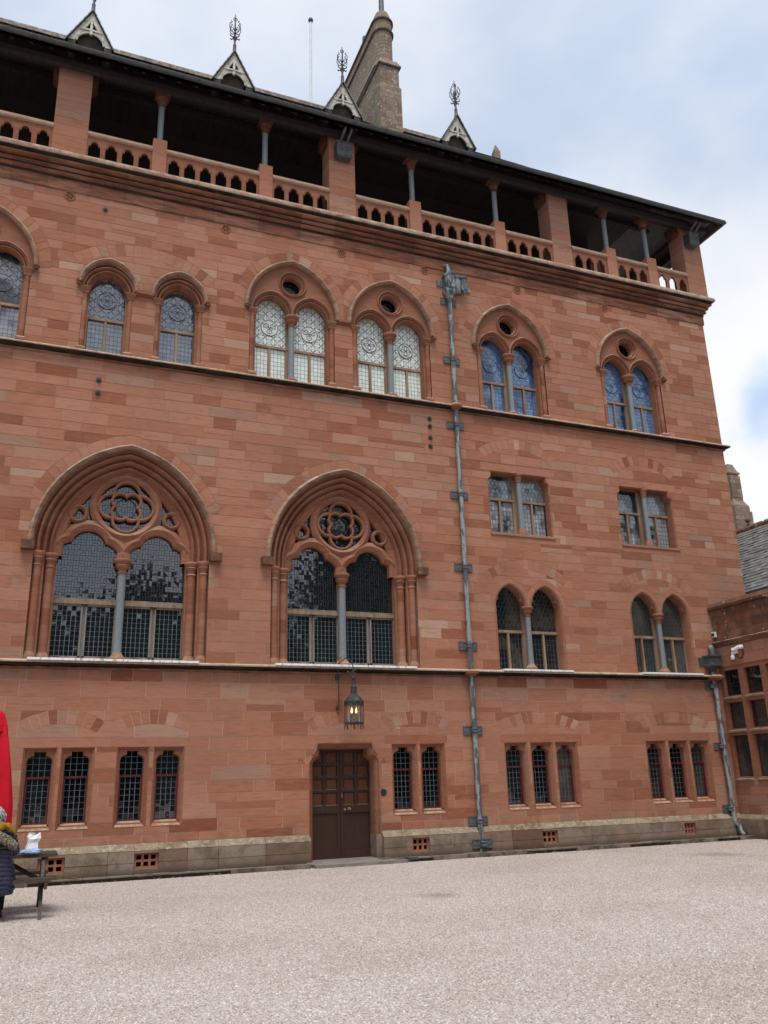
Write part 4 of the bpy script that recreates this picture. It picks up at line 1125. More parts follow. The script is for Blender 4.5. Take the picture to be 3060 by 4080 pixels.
CO = [(.02, 16.385), (-.025, 16.39), (-.03, 16.41), (-.03, 16.70), (-.05, 16.73), (-.02, 16.76), (-.03, 16.79), (-.10, 16.81), (-.13, 16.84), (-.11, 16.87), (-.07, 16.885), (-.12, 16.91), (-.18, 16.95), (-.17, 16.99), (-.11, 17.01), (-.13, 17.035), (-.24, 17.055), (-.275, 17.085), (-.27, 17.12), (-.20, 17.14), (-.23, 17.165), (-.32, 17.185), (-.345, 17.235), (-.345, 17.29), (-.32, 17.33), (-.05, 17.35), (.02, 17.35)]
string(XL, XR, 0, CO, 'cornice', 'sooty', mitre=True)
string(XL, XR, 0, [(-.335, 17.19), (-.325, 17.178), (-.235, 17.158), (-.205, 17.135)], 'shade_band', 'shade_black', mitre=True)  # painted shadow lines in the cornice grooves, here and below
string(XL, XR, 0, [(-.195, 16.985), (-.115, 17.005), (-.12, 17.02), (-.14, 17.032)], 'shade_band', 'shade_black', mitre=True)
string(XL, XR, 0, [(-.135, 16.835), (-.112, 16.866), (-.075, 16.88), (-.12, 16.905)], 'shade_band', 'shade_black', mitre=True)
string(XL, XR, 0, [(-.04, 16.70), (-.055, 16.735), (-.025, 16.755), (-.035, 16.785)], 'shade_band', 'shade_black', mitre=True)
COE = [(-.30, 17.19), (-.352, 17.205), (-.365, 17.24), (-.365, 17.30), (-.34, 17.34), (-.05, 17.357), (-.02, 17.357)]
string(XL, XR, 0, COE, 'cornice_edge', 'crust', mitre=True)
# roundel vents
for x in (-.29, 3.76, 7.13, 9.77, 12.97, 16.27):
    m_ = MB(); m_.cdt(circle(x, 16.25, .115, 20), [circle(x + .068 * math.cos(R(60 * k)), 16.25 + .068 * math.sin(R(60 * k)), .025, 8) for k in range(6)] + [circle(x, 16.25, .022, 8)], -.010, .0, .35)
    m_.sweep(ccircle(x, 16.25, .115, 24), [(0, 0), (.0, -.022), (.022, -.018), (.03, 0)], True, tone=.5)
    o = m_.build('pierced_vent', 'mould', house, smooth=True)
    b = MB(); b.prism(circle(x, 16.25, .10, 16), -.005, .0); b.build('vent_shade', 'black_void', o)
for x, z in ((.60, 16.06), (.78, 11.17), (.78, 10.83), (9.70, 11.38), (9.70, 11.15), (9.70, 10.80), (9.69, 10.54)):
    m_ = MB(); m_.prism(circle(x, z, .068, 12), -.02, .01, back=False); m_.lathe(x, 0, [(0, z)] , 3) if 0 else None
    m_.prism(circle(x, z, .03, 8), -.07, -.02); m_.build('wall_bolt', 'iron', house)
# door bell and carved letters
m_ = MB(); m_.sweep(ccircle(8.0, 1.37, .045, 20), [(0, 0), (0, -.02), (.03, -.018), (.036, 0)], True); m_.prism(circle(8.0, 1.37, .045, 16), -.008, 0); m_.prism(circle(8.0, 1.375, .022, 12), -.03, -.008); m_.build('bell_push', 'iron', house)
def letters(txt, x, z, size, mat, parent, y=-.006):
    cu = bpy.data.curves.new('carved_letter', 'FONT'); cu.body = txt; cu.size = size; cu.extrude = .003; cu.resolution_u = 2
    o = bpy.data.objects.new('carved_letter', cu); COL.objects.link(o)
    dg = bpy.context.evaluated_depsgraph_get(); me = bpy.data.meshes.new_from_object(o.evaluated_get(dg)); bpy.data.objects.remove(o)
    o = bpy.data.objects.new('carved_letter', me); COL.objects.link(o); me.materials.clear(); me.materials.append(MAT[mat]); o.parent = parent
    o.rotation_euler = (R(90), 0, 0); o.location = (x, y, z); return o
simple('carved', (.23, .100, .062), .9, .1)
letters('R', 7.97, 2.05, .17, 'carved', house, -.004); letters('M', 5.86, 2.07, .17, 'carved', house, -.004)

# --- gallery: floor, piers, blocks, columns, balustrade, beam, eaves, roof
fl = MB(); fl.box(XL, XR + .2, .02, 2.6, 17.2, 17.33); fl.build('gallery_floor', 'step_stone', house)
bw = MB(); bw.box(XL, 17.9, 2.5, 2.6, 17.33, 21.1); bw.build('gallery_back_wall', 'timber_dark', house)
BY0, BY1 = -.20, .06
def pier(x0, x1, y0=BY0, y1=.45):
    cs = [17.335]
    while cs[-1] < 20.0: cs.append(cs[-1] + rp.uniform(.22, .34))
    cs[-1] = 20.18
    P = None
    for a, b in zip(cs, cs[1:]):
        m_ = MB(); m_.box(x0, x1, y0 + rp.uniform(-.002, .002), y1, a + .003, b - .003, TR.uniform(.35, .85))
        o = m_.build('pier_stone' if P else 'pier', 'stone', P or house)
        P = P or o
    for s_, xe in ((-1, x0), (1, x1)):
        m_ = MB()
        pf = [(0, 19.84), (.04, 19.86), (.10, 19.91), (.14, 19.97), (.155, 20.04), (.155, 20.175), (0, 20.175)]
        m_.prism([(xe + s_ * a, z) for a, z in pf], y0 + .12, y1 - .05, .1, True); m_.build('corbel', 'shade_red', P)
    m_ = MB(); m_.box(x0 - .16, x1 + .16, y0 + .02, y1, 20.183, 20.26, .1); m_.build('pier_cap', 'shade_red', P)
    return P
for a, b in ((-.85, 0), (6.71, 7.52), (14.34, 15.07), (19.83, 20.63)): pier(a, b)
BL = [(-2.95, -2.57), (1.67, 2.04), (4.62, 5.0), (9.27, 9.65), (12.20, 12.58), (16.46, 16.84), (18.14, 18.52)]
for a, b in BL:
    m_ = MB(); m_.box(a, b, BY0 - .02, .16, 17.335, 18.0, TR.uniform(.4, .7)); m_.box(a, b, BY0 - .02, .16, 18.004, 18.5, TR.uniform(.4, .7)); P = m_.build('column_block', 'stone', house)
    column(P, (a + b) / 2, -.02, .082, 18.56, 19.74, 20.06, 18.5, capr=.165, capmat='shade_red')
    m_ = MB(); m_.loft((a + b) / 2, -.02, .17, .15, [(20.062, 0), (20.09, .03), (20.18, .03)], .4); m_.build('abacus', 'shade_red', P)
def panel_open(c, z0=17.42):
    h = [(.152, z0), (.152, 17.75), (.146, 17.80), (.12, 17.828), (.09, 17.825), (.094, 17.87), (.07, 17.925), (0, 17.965)]
    return [(c - x, z) for x, z in h] + [(c + x, z) for x, z in h[-2::-1]]
bays = [(-6.4, -2.95, 8), (-2.57, -.85, 4), (0, 1.67, 4), (2.04, 4.62, 6), (5.0, 6.71, 4), (7.52, 9.27, 4), (9.65, 12.20, 6), (12.58, 14.34, 4), (15.07, 16.46, 3), (16.84, 18.14, 3), (18.52, 19.83, 3)]
def balustrade(a, b, n, T=None):
    pit = .4285 if n != 3 else .43; w_ = (b - a); cs = [(a + b) / 2 + (i - (n - 1) / 2) * pit for i in range(n)]
    m_ = MB(T); m_.cdt([(a, 17.335), (b, 17.335), (b, 18.09), (a, 18.09)], [panel_open(c) for c in cs], BY0 + .03, BY0 + .095, TR.uniform(.42, .6), back=True)
    P = m_.build('balustrade_panel', 'mould', house)
    m_ = MB(T)
    for c in cs:
        o_ = panel_open(c); m_.sweep(o_, [(.0, BY0 + .09), (.0, BY0 + .05), (.015, BY0 + .028), (.03, BY0 + .02), (.038, BY0 + .033)], tone=.5, cap=False)
    m_.build('balustrade_mould', 'mould', P)
    m_ = MB(T); pr = [(BY1 + .03, 18.092), (BY0 - .01, 18.092), (BY0 - .045, 18.12), (BY0 - .05, 18.155), (BY0 - .03, 18.175), (BY0 + .02, 18.23), (BY0 + .03, 18.27), (BY1 - .03, 18.28), (BY1 + .03, 18.2)]
    k = len(pr); m_.add([(a, y, z) for y, z in pr] + [(b, y, z) for y, z in pr], [(i, (i + 1) % k, k + (i + 1) % k, k + i) for i in range(k)], TR.uniform(.5, .7)); m_.build('handrail', 'crust2', P, smooth=True)
for a, b, n in bays: balustrade(a, b, n)
SIDE = lambda x, y, z: (XR + .02 - y, x, z)
balustrade(.45, 2.0, 3, SIDE)
m_ = MB(); m_.box(20.05, 20.6, 2.0, 2.6, 17.335, 20.25, .5); m_.build('pier', 'stone', house)
# timber wall-plate, rafters, soffit
EY, EZ = -.87, 20.13; RX = XR + .70
RIDGE_Y, RIDGE_Z = 3.0, 24.17; RIDGE_X = 12.6
m_ = MB(); m_.box(XL, XR + .25, -.17, .12, 20.263, 20.48); m_.box(XL, XR + .25, 1.1, 1.25, 20.8, 21.0); m_.box(XR - .05, XR + .24, .12, 4.5, 20.263, 20.48); m_.build('wall_plate', 'timber_dark', house)
m_ = MB(); m_.box(XL, XR + .42, -.46, -.32, 19.96, 20.14); m_.box(XR + .28, XR + .42, -.32, 6, 19.96, 20.14); m_.build('shading_purlin', 'timber_dark', house)  # dark beam added to cover and shade the pier tops
x = XL + .2
first = None
while x < XR + .7:
    if first is None:
        m_ = MB(); m_.add([(a, y, z) for a in (0, .085) for y, z in ((EY + .04, 19.985), (EY + .04, 20.03), (.22, 21.07), (.22, 20.99))], [(0, 1, 2, 3), (7, 6, 5, 4), (0, 4, 5, 1), (0, 3, 7, 4), (1, 5, 6, 2)])
        
        first = m_.build('rafter', 'timber_dark', house); first.location.x = x
    else:
        o = first.copy(); COL.objects.link(o); o.parent = house; o.location.x = x
    x += .47
m_ = MB(); m_.add([(XL, EY, 20.02), (RX, EY, 20.02), (RX - 1.1, .23, 21.08), (XL, .23, 21.08)], [(0, 1, 2, 3)]); m_.box(XL, XR - .3, .23, 7.9, 21.08, 21.12)
m_.add([(RX, EY, 20.02), (RX, 8, 20.02), (RX - 1.1, 8, 20.5), (RX - 1.1, .23, 21.08)], [(0, 1, 2, 3)])
m_.build('soffit_boards', 'timber_dark', house)
m_ = MB()
m_.add([(XL, EY, EZ), (RX, EY, EZ), (RIDGE_X, RIDGE_Y, RIDGE_Z), (XL, RIDGE_Y, RIDGE_Z)], [(0, 1, 2, 3)])
m_.add([(RX, EY, EZ), (RX, 8, EZ), (RIDGE_X, RIDGE_Y, RIDGE_Z)], [(0, 1, 2)]); m_.add([(RX, 8, EZ), (XL, 8, EZ), (XL, RIDGE_Y, RIDGE_Z), (RIDGE_X, RIDGE_Y, RIDGE_Z)], [(0, 1, 2, 3)])
m_.add([(XL, EY, EZ), (XL, RIDGE_Y, RIDGE_Z), (XL, 8, EZ)], [(0, 1, 2)])
ROOF = m_.build('roof', 'slate', house)
m_ = MB(); x = XL
while x < RIDGE_X:
    n_ = min(RIDGE_X, x + .6); m_.loft((x + n_) / 2, RIDGE_Y, (n_ - x) / 2 - .004, .10, [(RIDGE_Z - .08, .0), (RIDGE_Z + .06, 0), (RIDGE_Z + .12, -.05)], random.random()); x = n_
m_.build('ridge_tiles', 'ridge_stone', ROOF)
m_ = MB(); m_.loft(14.25, 2.6, .12, .12, [(22.6, 0), (23.95, 0), (24.3, -.11)]); m_.build('stone_finial', 'chim', ROOF)
# front slates: low courses seen over the gutter
sl = MB(); SLP = math.hypot(RIDGE_Y - EY, RIDGE_Z - EZ); dy, dz = (RIDGE_Y - EY) / SLP, (RIDGE_Z - EZ) / SLP; rs = random.Random(2)
k = 0; d = .0
while d < SLP - .25:
    x = XL + (k % 2) * .17
    xmax = RX - (RX - RIDGE_X) * d / SLP - .1
    while x < xmax - .3:
        t0 = .012 + rs.uniform(0, .008)
        a = (EY + dy * d - dz * t0, EZ + dz * d + dy * t0); b = (EY + dy * (d + .34), EZ + dz * (d + .34) + .004)
        sl.add([(x + .004, a[0], a[1]), (x + .33, a[0], a[1]), (x + .33, b[0], b[1]), (x + .004, b[0], b[1])], [(0, 1, 2, 3)], rs.random()); x += .335
    k += 1; d += .26
sl.build('slates', 'slate', ROOF, kind='stuff')
# gutter: half-round along front and flank
def gutter(T, L0, L1):
    m_ = MB(T); pr = [(EY - .165, 20.15), (EY - .155, 20.16)] + [(EY - .08 + .08 * math.cos(R(a)), 20.145 + .085 * math.sin(R(a))) for a in range(180, 361, 20)] + [(EY, 20.15)]
    k = len(pr); x = L0
    while x < L1 - .01:
        n_ = min(L1, x + 1.85); dzz = random.uniform(-.006, .006)
        m_.add([(x, y, z + dzz) for y, z in pr] + [(n_ - .002, y, z + dzz) for y, z in pr], [(i, i + 1, k + i + 1, k + i) for i in range(k - 1)], .5)
        m_.add([(a, y + s_, z + dzz - .012) for a in (n_ - .05, n_ + .03) for s_, (y, z) in zip([0] * k, pr)], [(i, i + 1, k + i + 1, k + i) for i in range(k - 1)], .5)
        x = n_
    return m_.build('gutter', 'lead_dark', house, smooth=True)
gutter(None, XL, RX + .04); gutter(lambda x, y, z: (XR - y - .17, x, z), EY - .1, 8)
# rainwater boxes under the eaves
for cx, cy, wd in ((7.10, -.36, .235), (20.12, -.36, .20)):
    m_ = MB(); m_.loft(cx, cy, wd, .14, [(19.26, -.05), (19.31, 0), (19.70, 0), (19.71, .02), (19.74, .02)]); m_.box(cx - wd, cx + wd, cy + .13, -.19, 19.3, 19.7)
    B = m_.build('rainwater_box', 'lead_dark', house)
    m_ = MB()
    for s_ in (-1, 1): m_.sweep(ccircle(cx + s_ * .105, 19.54, .065, 18), [(0, cy - .141), (.0, cy - .155), (.014, cy - .155), (.014, cy - .141)], True)
    for k in range(9): m_.box(cx - wd + k * .055, cx - wd + k * .055 + .03, cy - .158, cy - .13, 19.74, 19.78)
    m_.build('box_ornament', 'lead_dark', B)
    for s_ in (-1, 1):
        m_ = MB(); m_.tube([(cx + s_ * .10 + .04, -.76, 20.06), (cx + s_ * .10 + .03, -.72, 19.98), (cx + s_ * .10, -.52, 19.86), (cx + s_ * .10, -.40, 19.78), (cx + s_ * .10, -.36, 19.70)], .042, 10); m_.build('swan_neck', 'lead_dark', B, smooth=True)

# --- gablets on the eaves
def gablet(cx, sc=1):
    bY = -.64
    m_ = MB(); m_.prism([(cx - .36, 20.45), (cx + .36, 20.45), (cx + .30, 21.05), (cx, 21.60), (cx - .30, 21.05)], bY + .16, bY + .2, .5); G = m_.build('gablet', 'bark', house)
    m_ = MB()
    for s_ in (-1, 1):
        m_.prism([(cx + s_ * .0, 21.76), (cx + s_ * .555, 20.68), (cx + s_ * .40, 20.68), (cx, 21.47)], bY, bY + .06, .5, True)
    m_.prism([(cx - .035, 20.98), (cx + .035, 20.98), (cx + .03, 21.5), (cx - .03, 21.5)], bY - .012, bY + .05, .5, True)
    m_.prism([(cx - .30, 21.09), (cx - .30, 21.13)] + [(cx, 21.16)] + [(cx + .30, 21.13), (cx + .30, 21.09), (cx, 21.11)], bY - .02, bY + .05, .5, True)
    ar = arc(cx, 20.72, .32, 180, 0, 12); ao = [(cx - .42, 20.72)] + [(cx - .31, 21.03), (cx - .17, 21.08), (cx, 21.09), (cx + .17, 21.08), (cx + .31, 21.03)] + [(cx + .42, 20.72)]
    m_.prism(ao + ar[::-1], bY + .01, bY + .055, .5, True)
    m_.build('bargeboard', 'timber_cream', G)
    for s_ in (-1, 1): m_ = MB(); m_.box(*sorted((cx + s_ * .36, cx + s_ * .56)), bY + .01, bY + .5, 20.46, 20.675); m_.build('eave_block', 'timber_dark', G)
    m_ = MB()
    for s_ in (-1, 1):
        n = 6
        for k in range(n):
            a0, a1 = k / n, (k + 1) / n
            P0 = (cx + s_ * .60 * (1 - a0), 20.64 + 1.18 * a0); P1 = (cx + s_ * .60 * (1 - a1), 20.64 + 1.18 * a1)
            ry = lambda z: (z - 20.13) / 1.044 - .87 + .06
            m_.add([(P0[0] + s_ * .02, bY - .07, P0[1]), (P1[0], bY - .07, P1[1]), (P1[0], ry(P1[1]), P1[1]), (P0[0] + s_ * .02, ry(P0[1]), P0[1]), (P0[0], bY - .07, P0[1] - .035), (P1[0], bY - .07, P1[1] - .035)], [(0, 1, 2, 3), (0, 4, 5, 1)], rp.random())
    m_.build('gablet_roof', 'slate', G)
    m_ = MB(); m_.lathe(cx, bY + .02, [(.07, 21.76), (.065, 21.80), (.05, 21.84), (.055, 21.88), (.045, 22.0), (.055, 22.03), (.035, 22.1), (.03, 22.22), (.05, 22.26), (.075, 22.32), (.05, 22.38), (.025, 22.42), (.015, 23.0), (.012, 23.2)], 10)
    F = m_.build('finial', 'iron_purple', G, smooth=True)
    m_ = MB(); c0 = (cx, bY + .02)
    for k in range(6):
        a = R(60 * k + 15); ca, sa = math.cos(a), math.sin(a)
        m_.tube([(cx + ca * r_, c0[1] + sa * r_, z) for r_, z in ((.02, 22.48), (.12, 22.53), (.175, 22.64), (.17, 22.78), (.10, 22.87), (.13, 22.91))], .014, 5)
        m_.tube([(cx + ca * r_, c0[1] + sa * r_, z) for r_, z in ((.0, 22.55), (.07, 22.70), (.12, 22.62))], .011, 4)
        m_.tube([(cx + ca * r_, c0[1] + sa * r_, z) for r_, z in ((.03, 22.33), (.14, 22.33), (.15, 22.38))], .017, 5)
    m_.sweep(circle(cx, 23.02, .055, 14), [(-.01, c0[1] - .01), (.008, c0[1] - .01), (.008, c0[1] + .01), (-.008, c0[1] + .01), (-.008, c0[1] - .01)], True)
    m_.lathe(cx, c0[1], [(0, 22.49), (.03, 22.5), (.03, 22.53), (0, 22.54)], 8); m_.build('finial_crown', 'iron', F)
for cx in (-.16, 3.72, 7.02, 10.86): gablet(cx)

# --- great chimney stack, set on the roof
def stack(name, x0, x1, y0, y1, z0, sections, parent, mat='chim', rnd=random.Random(6)):
    base = MB()
    hw, cx = (x1 - x0) / 2, (x0 + x1) / 2; hd, cy = (y1 - y0) / 2, (y0 + y1) / 2
    base.loft(cx, cy, hw, hd, sections, .5)
    return base.build(name, mat, parent)
CY0, CY1 = 1.0, 5.6
CH = stack('chimney', 8.93, 9.72, CY0, CY1, 20, [(21.3, -.01), (23.95, -.01), (24.12, -.06), (24.84, -.06)], house)
st = MB(); rs = random.Random(9); z = 21.3
while z < 24.8:                                   # individual blocks of the square shaft
    h_ = min(rs.uniform(.13, .2), 24.86 - z); e = 0 if z < 23.95 else (-.05)
    x = 8.93 - e
    while x < 9.72 + e - .02:
        w_ = min(rs.uniform(.18, .42), 9.72 + e - x)
        if 9.72 + e - x - w_ < .1: w_ = 9.72 + e - x
        st.box(x + .004, x + w_ - .004, CY0 - e - rs.uniform(.004, .012), CY0 + .1, z + .003, z + h_ - .003, rs.random()); x += w_
    y = CY0 - e
    while y < CY1:
        w_ = rs.uniform(.3, .7); st.box(8.93 - e - rs.uniform(.004, .014), 9.0, y + .005, min(y + w_, CY1) - .005, z + .005, z + h_ - .005, rs.random()); y += w_
    z += h_
st.build('chimney_stonework', 'chim', CH, kind='stuff')
m_ = MB(); cxx = 9.27
def stadium(e, z, r0=.33): # round nose towards the yard, square behind
    r_ = r0 + e
    p = [(cxx + r_ * math.cos(R(a)), CY0 + .42 + r_ * math.sin(R(a)), z) for a in range(180, 361, 15)]
    return p + [(cxx + r_, CY1 - .1 + e, z), (cxx - r_, CY1 - .1 + e, z)]
def stadium_loft(mb, prof):
    rows = [stadium(e, z) for z, e in prof]; n = len(rows[0])
    for j in range(len(rows) - 1):
        mb.add(rows[j] + rows[j + 1], [(i, (i + 1) % n, n + (i + 1) % n, n + i) for i in range(n)], rs.uniform(.2, .9))
    mb.add(rows[-1], [tuple(range(n))]); mb.add(rows[0], [tuple(range(n))[::-1]])
pf = [(24.98, .06), (25.2, 0)]
z = 25.2
while z < 26.3: z += .16; pf += [(z - .012, 0), (z - .011, -.012), (z, -.012), (z + .001, 0)]
pf += [(26.90, .0), (27.03, .0), (27.2, -.03), (27.42, -.10)]
stadium_loft(m_, pf); m_.build('rounded_shaft', 'chim', CH, smooth=True)
for za in (26.42, 26.92):
    m_ = MB(); stadium_loft(m_, [(za, .0), (za + .02, .06), (za + .07, .065), (za + .10, .0)]); m_.build('roll_band', 'soot', CH, smooth=True)
m_ = MB(); m_.loft(9.325, (CY0 + CY1) / 2, .395 - .06, (CY1 - CY0) / 2 - .06, [(24.80, .0), (24.83, .075), (24.88, .085)], .4); m_.build('drip_mould', 'soot', CH)
m_ = MB(); m_.loft(9.325, (CY0 + CY1) / 2, .395 - .06, (CY1 - CY0) / 2 - .06, [(24.882, .085), (24.93, .07), (25.16, -.03)], .6); m_.build('weathering', 'chim', CH)
m_ = MB(); m_.lathe(9.27, CY0 + .42, [(.10, 27.38), (.085, 28.6)], 14); m_.lathe(9.27, CY0 + 2, [(.14, 27.38), (.12, 28.0)], 14); m_.build('chimney_pot', 'lead_dark', CH, smooth=True)

# --- central downpipe
def bracket(parent, x, z, w_=.54, h_=.21, y=0):
    m_ = MB(); m_.box(x - w_ / 2, x + w_ / 2, y - .025, y + .005, z - h_ / 2, z + h_ / 2)
    t = .018
    for a, b, c, d in ((x - w_ / 2, x + w_ / 2, z - h_ / 2, z - h_ / 2 + t), (x - w_ / 2, x + w_ / 2, z + h_ / 2 - t, z + h_ / 2), (x - w_ / 2, x - w_ / 2 + t, z - h_ / 2 + t, z + h_ / 2 - t), (x + w_ / 2 - t, x + w_ / 2, z - h_ / 2 + t, z + h_ / 2 - t)): m_.box(a, b, y - .036, y - .024, c, d)
    for s_ in (-1, 1): m_.box(x + s_ * w_ * .34 - .05, x + s_ * w_ * .34 + .05, y - .032, y - .024, z - .035, z + .035)
    m_.lathe(x, y - .12, [(.07, z - .06), (.088, z - .05), (.088, z - .02), (.074, z - .01), (.074, z + .01), (.088, z + .02), (.088, z + .05), (.07, z + .06)], 14)
    return m_.build('pipe_bracket', 'bracket_metal', parent, smooth=True)
m_ = MB(); m_.lathe(10.50, -.12, [(.066, -.02), (.064, .3), (.064, 15.32)], 16); PIPE = m_.build('downpipe', 'pipe', house, smooth=True)
m_ = MB(); m_.tube([(10.50, -.12, .06), (10.50, -.13, -.02), (10.5, -.2, -.10)], .068, 12); m_.build('pipe_shoe', 'pipe', PIPE, smooth=True)
for z in (15.30, 13.34, 11.27, 9.16, 7.09, 4.96, 2.80, .62, .10): bracket(PIPE, 10.50, z, y=-.15 if z < .3 else 0)
m_ = MB(); m_.lathe(10.50, -.12, [(.08, 11.74), (.16, 11.78), (.18, 11.83), (.16, 11.88), (.08, 11.93)], 16, .4); m_.lathe(10.50, -.13, [(.09, 4.17), (.19, 4.22), (.2, 4.28), (.09, 4.33)], 8, .4); m_.build('string_collar', 'mould', PIPE, smooth=True)
m_ = MB()
m_.loft(10.50, -.13, .09, .07, [(15.36, -.02), (15.42, 0), (15.46, .0), (15.52, .07), (15.60, .09), (15.62, .09)])
m_.loft(10.70, -.11, .34, .10, [(15.62, -.06), (15.70, 0), (16.08, 0), (16.09, .03), (16.14, .035), (16.15, .01)])
m_.lathe(10.52, -.22, [(.05, 15.60), (.12, 15.68), (.12, 16.10), (.15, 16.12), (.15, 16.17), (.12, 16.18)], 8); m_.lathe(10.97, -.20, [(.03, 15.60), (.10, 15.68), (.10, 16.06), (.13, 16.08), (.13, 16.13), (.10, 16.14)], 8)
m_.box(10.14, 11.27, -.03, .005, 15.78, 15.98)
for k in range(7): m_.box(10.38 + k * .1, 10.42 + k * .1, -.245, -.21, 16.15, 16.19)
for xx in (10.44, 10.52): m_.prism([(xx, 15.8), (xx + .04, 15.8), (xx + .04, 15.92), (xx + .02, 15.95), (xx, 15.92)], -.345, -.33)
m_.build('rain_hopper', 'pipe', PIPE, smooth=True)
m_ = MB(); m_.tube([(10.45, .02, 16.50), (10.45, -.10, 16.50), (10.46, -.17, 16.44), (10.47, -.18, 16.30), (10.48, -.17, 16.14)], .062, 12); m_.build('inlet_pipe', 'pipe', PIPE, smooth=True)
# --- corner downpipe
m_ = MB(); m_.lathe(18.52, -.14, [(.066, .30), (.066, 4.42)], 16); P2 = m_.build('downpipe', 'pipe', house, smooth=True)
m_ = MB(); m_.tube([(18.52, -.14, .36), (18.53, -.16, .26), (18.56, -.24, .16), (18.56, -.27, .02), (18.58, -.36, -.09)], .07, 12); m_.build('pipe_shoe', 'pipe', P2, smooth=True)
for z in (4.02, 2.32, .62): bracket(P2, 18.46, z, .40, .2)
m_ = MB(); m_.loft(18.52, -.16, .20, .13, [(4.42, -.12), (4.50, -.10), (4.58, .0), (4.60, .02), (4.84, .0), (4.86, .035), (4.90, .035)]); m_.box(18.14, 18.35, -.03, .004, 4.60, 4.84)
for s_ in (-1, 1): m_.sweep(pointed(18.52 + s_ * .09, .06, 4.66, .09, 6), [(0, -.292), (.0, -.305), (.015, -.305), (.015, -.292)])
m_.build('rain_hopper', 'lead_dark', P2)
m_ = MB(); m_.tube([(18.62, .02, 5.12), (18.60, -.10, 5.18), (18.56, -.18, 5.12), (18.54, -.19, 4.98), (18.54, -.18, 4.86)], .075, 12); m_.build('inlet_pipe', 'pipe', P2, smooth=True)
m_ = MB(); m_.loft(18.52, -.14, .13, .12, [(4.18, 0), (4.24, .06), (4.29, .06), (4.34, .0)], .4); m_.build('string_collar', 'mould', P2)

# ================================================================= WING (local x runs towards the camera, local -y is its face)
wing = thing('side_wing', 'low red sandstone wing at right with lichened parapet, slate roof and stone mullioned windows', 'building', (18.85, 0, 0), R(-90))
WS = Stones(.005); rq = random.Random(12); WH = []
lights = [(.12, .74), (.94, 1.57), (1.77, 2.40), (2.60, 3.23)]
rows = [(1.45, 2.60), (2.78, 3.53), (3.72, 4.46)]
wo = [(.0, 1.40), (3.35, 1.40), (3.35, 4.58), (.0, 4.58)]
WH.append(wo)
wl = [.46, .72, .98, 1.22, 1.45, 1.72, 2.02, 2.3, 2.6, 2.9, 3.2, 3.5, 3.8, 4.05, 4.3, 4.58, 4.88, 5.16]
WS.rects(-.0, 9, wl, WH, (.35, .8), rq)
WS.emit(wing, 'stone', big=60)
WT = Stones(.004); WT.rects(.0, 9, [5.34, 5.58, 5.82, 6.05, 6.26], [], (.3, .6), rq)
for i, it in enumerate(WT.it): WT.it[i] = (it[0], it[1], it[2], it[3], 'parapet_stone')
WT.emit(wing, 'wingtop', big=60)
m_ = MB(); m_.cdt([(-.0, -.2), (9, -.2), (9, 6.26), (.0, 6.26)], [wo], .012, .4, .5); m_.box(8.6, 9.0, .4, 8, -.2, 6.3); m_.box(.03, 9, 7.6, 8, -.2, 6.3); m_.build('wall_core', 'mortar', wing)
m_ = MB()
def run(prof, a, b, t=.5):
    k = len(prof); m_.add([(a, y, z) for y, z in prof] + [(b, y, z) for y, z in prof], [(i, i + 1, k + i + 1, k + i) for i in range(k - 1)] + [tuple(range(k)), tuple(range(k, 2 * k))[::-1]], t)
for k in range(9): run([(.01, 5.16), (-.03, 5.17), (-.05, 5.2), (-.03, 5.225), (-.08, 5.26), (-.10, 5.30), (-.08, 5.32), (.01, 5.345)], k + .002, k + .998, rq.uniform(.2, .5))
m_.build('string_course', 'sooty', wing, smooth=True); m_ = MB()
for k in range(9): run([(.35, 6.26), (-.06, 6.265), (-.10, 6.29), (-.11, 6.35), (-.09, 6.38), (-.02, 6.48), (.35, 6.50)], k + .002, k + .998, rq.random())
m_.build('coping', 'wingtop', wing); m_ = MB()
for k in range(9): m_.box(k + .004, k + .996, -.12, .02, -.16, .34, rq.random()); m_.add([(k + .004, -.12, .344), (k + .996, -.12, .344), (k + .996, .0, .46), (k + .004, .0, .46)], [(0, 1, 2, 3)], rq.random())
m_.build('plinth_course', 'plinth', wing)
fr = MB(); fr.box(.02, 3.33, .20, .24, 1.42, 4.5); WW = None
m_ = MB()
hs_ = [[(a, z0), (b, z0), (b, z1), (a, z1)] for a, b in lights for z0, z1 in rows]
m_.cdt([(.0, 1.40), (3.35, 1.40), (3.35, 4.58), (.0, 4.58)], hs_, .02, .20, .45); MW = m_.build('mullioned_window', 'mould', wing)
m_ = MB()
for a, b in lights:
    for z0, z1 in rows:
        m_.add([(a - .03, -.05, z0 - .05), (b + .03, -.05, z0 - .05), (b, .12, z0 + .012), (a, .12, z0 + .012), (a - .03, -.05, z0 - .09), (b + .03, -.05, z0 - .09), (b + .03, .02, z0 - .12), (a - .03, .02, z0 - .12)], [(0, 1, 2, 3), (4, 5, 1, 0), (7, 6, 5, 4), (0, 3, 7, 4), (1, 5, 6, 2)], .8)
m_.build('sill', 'plinth', MW)
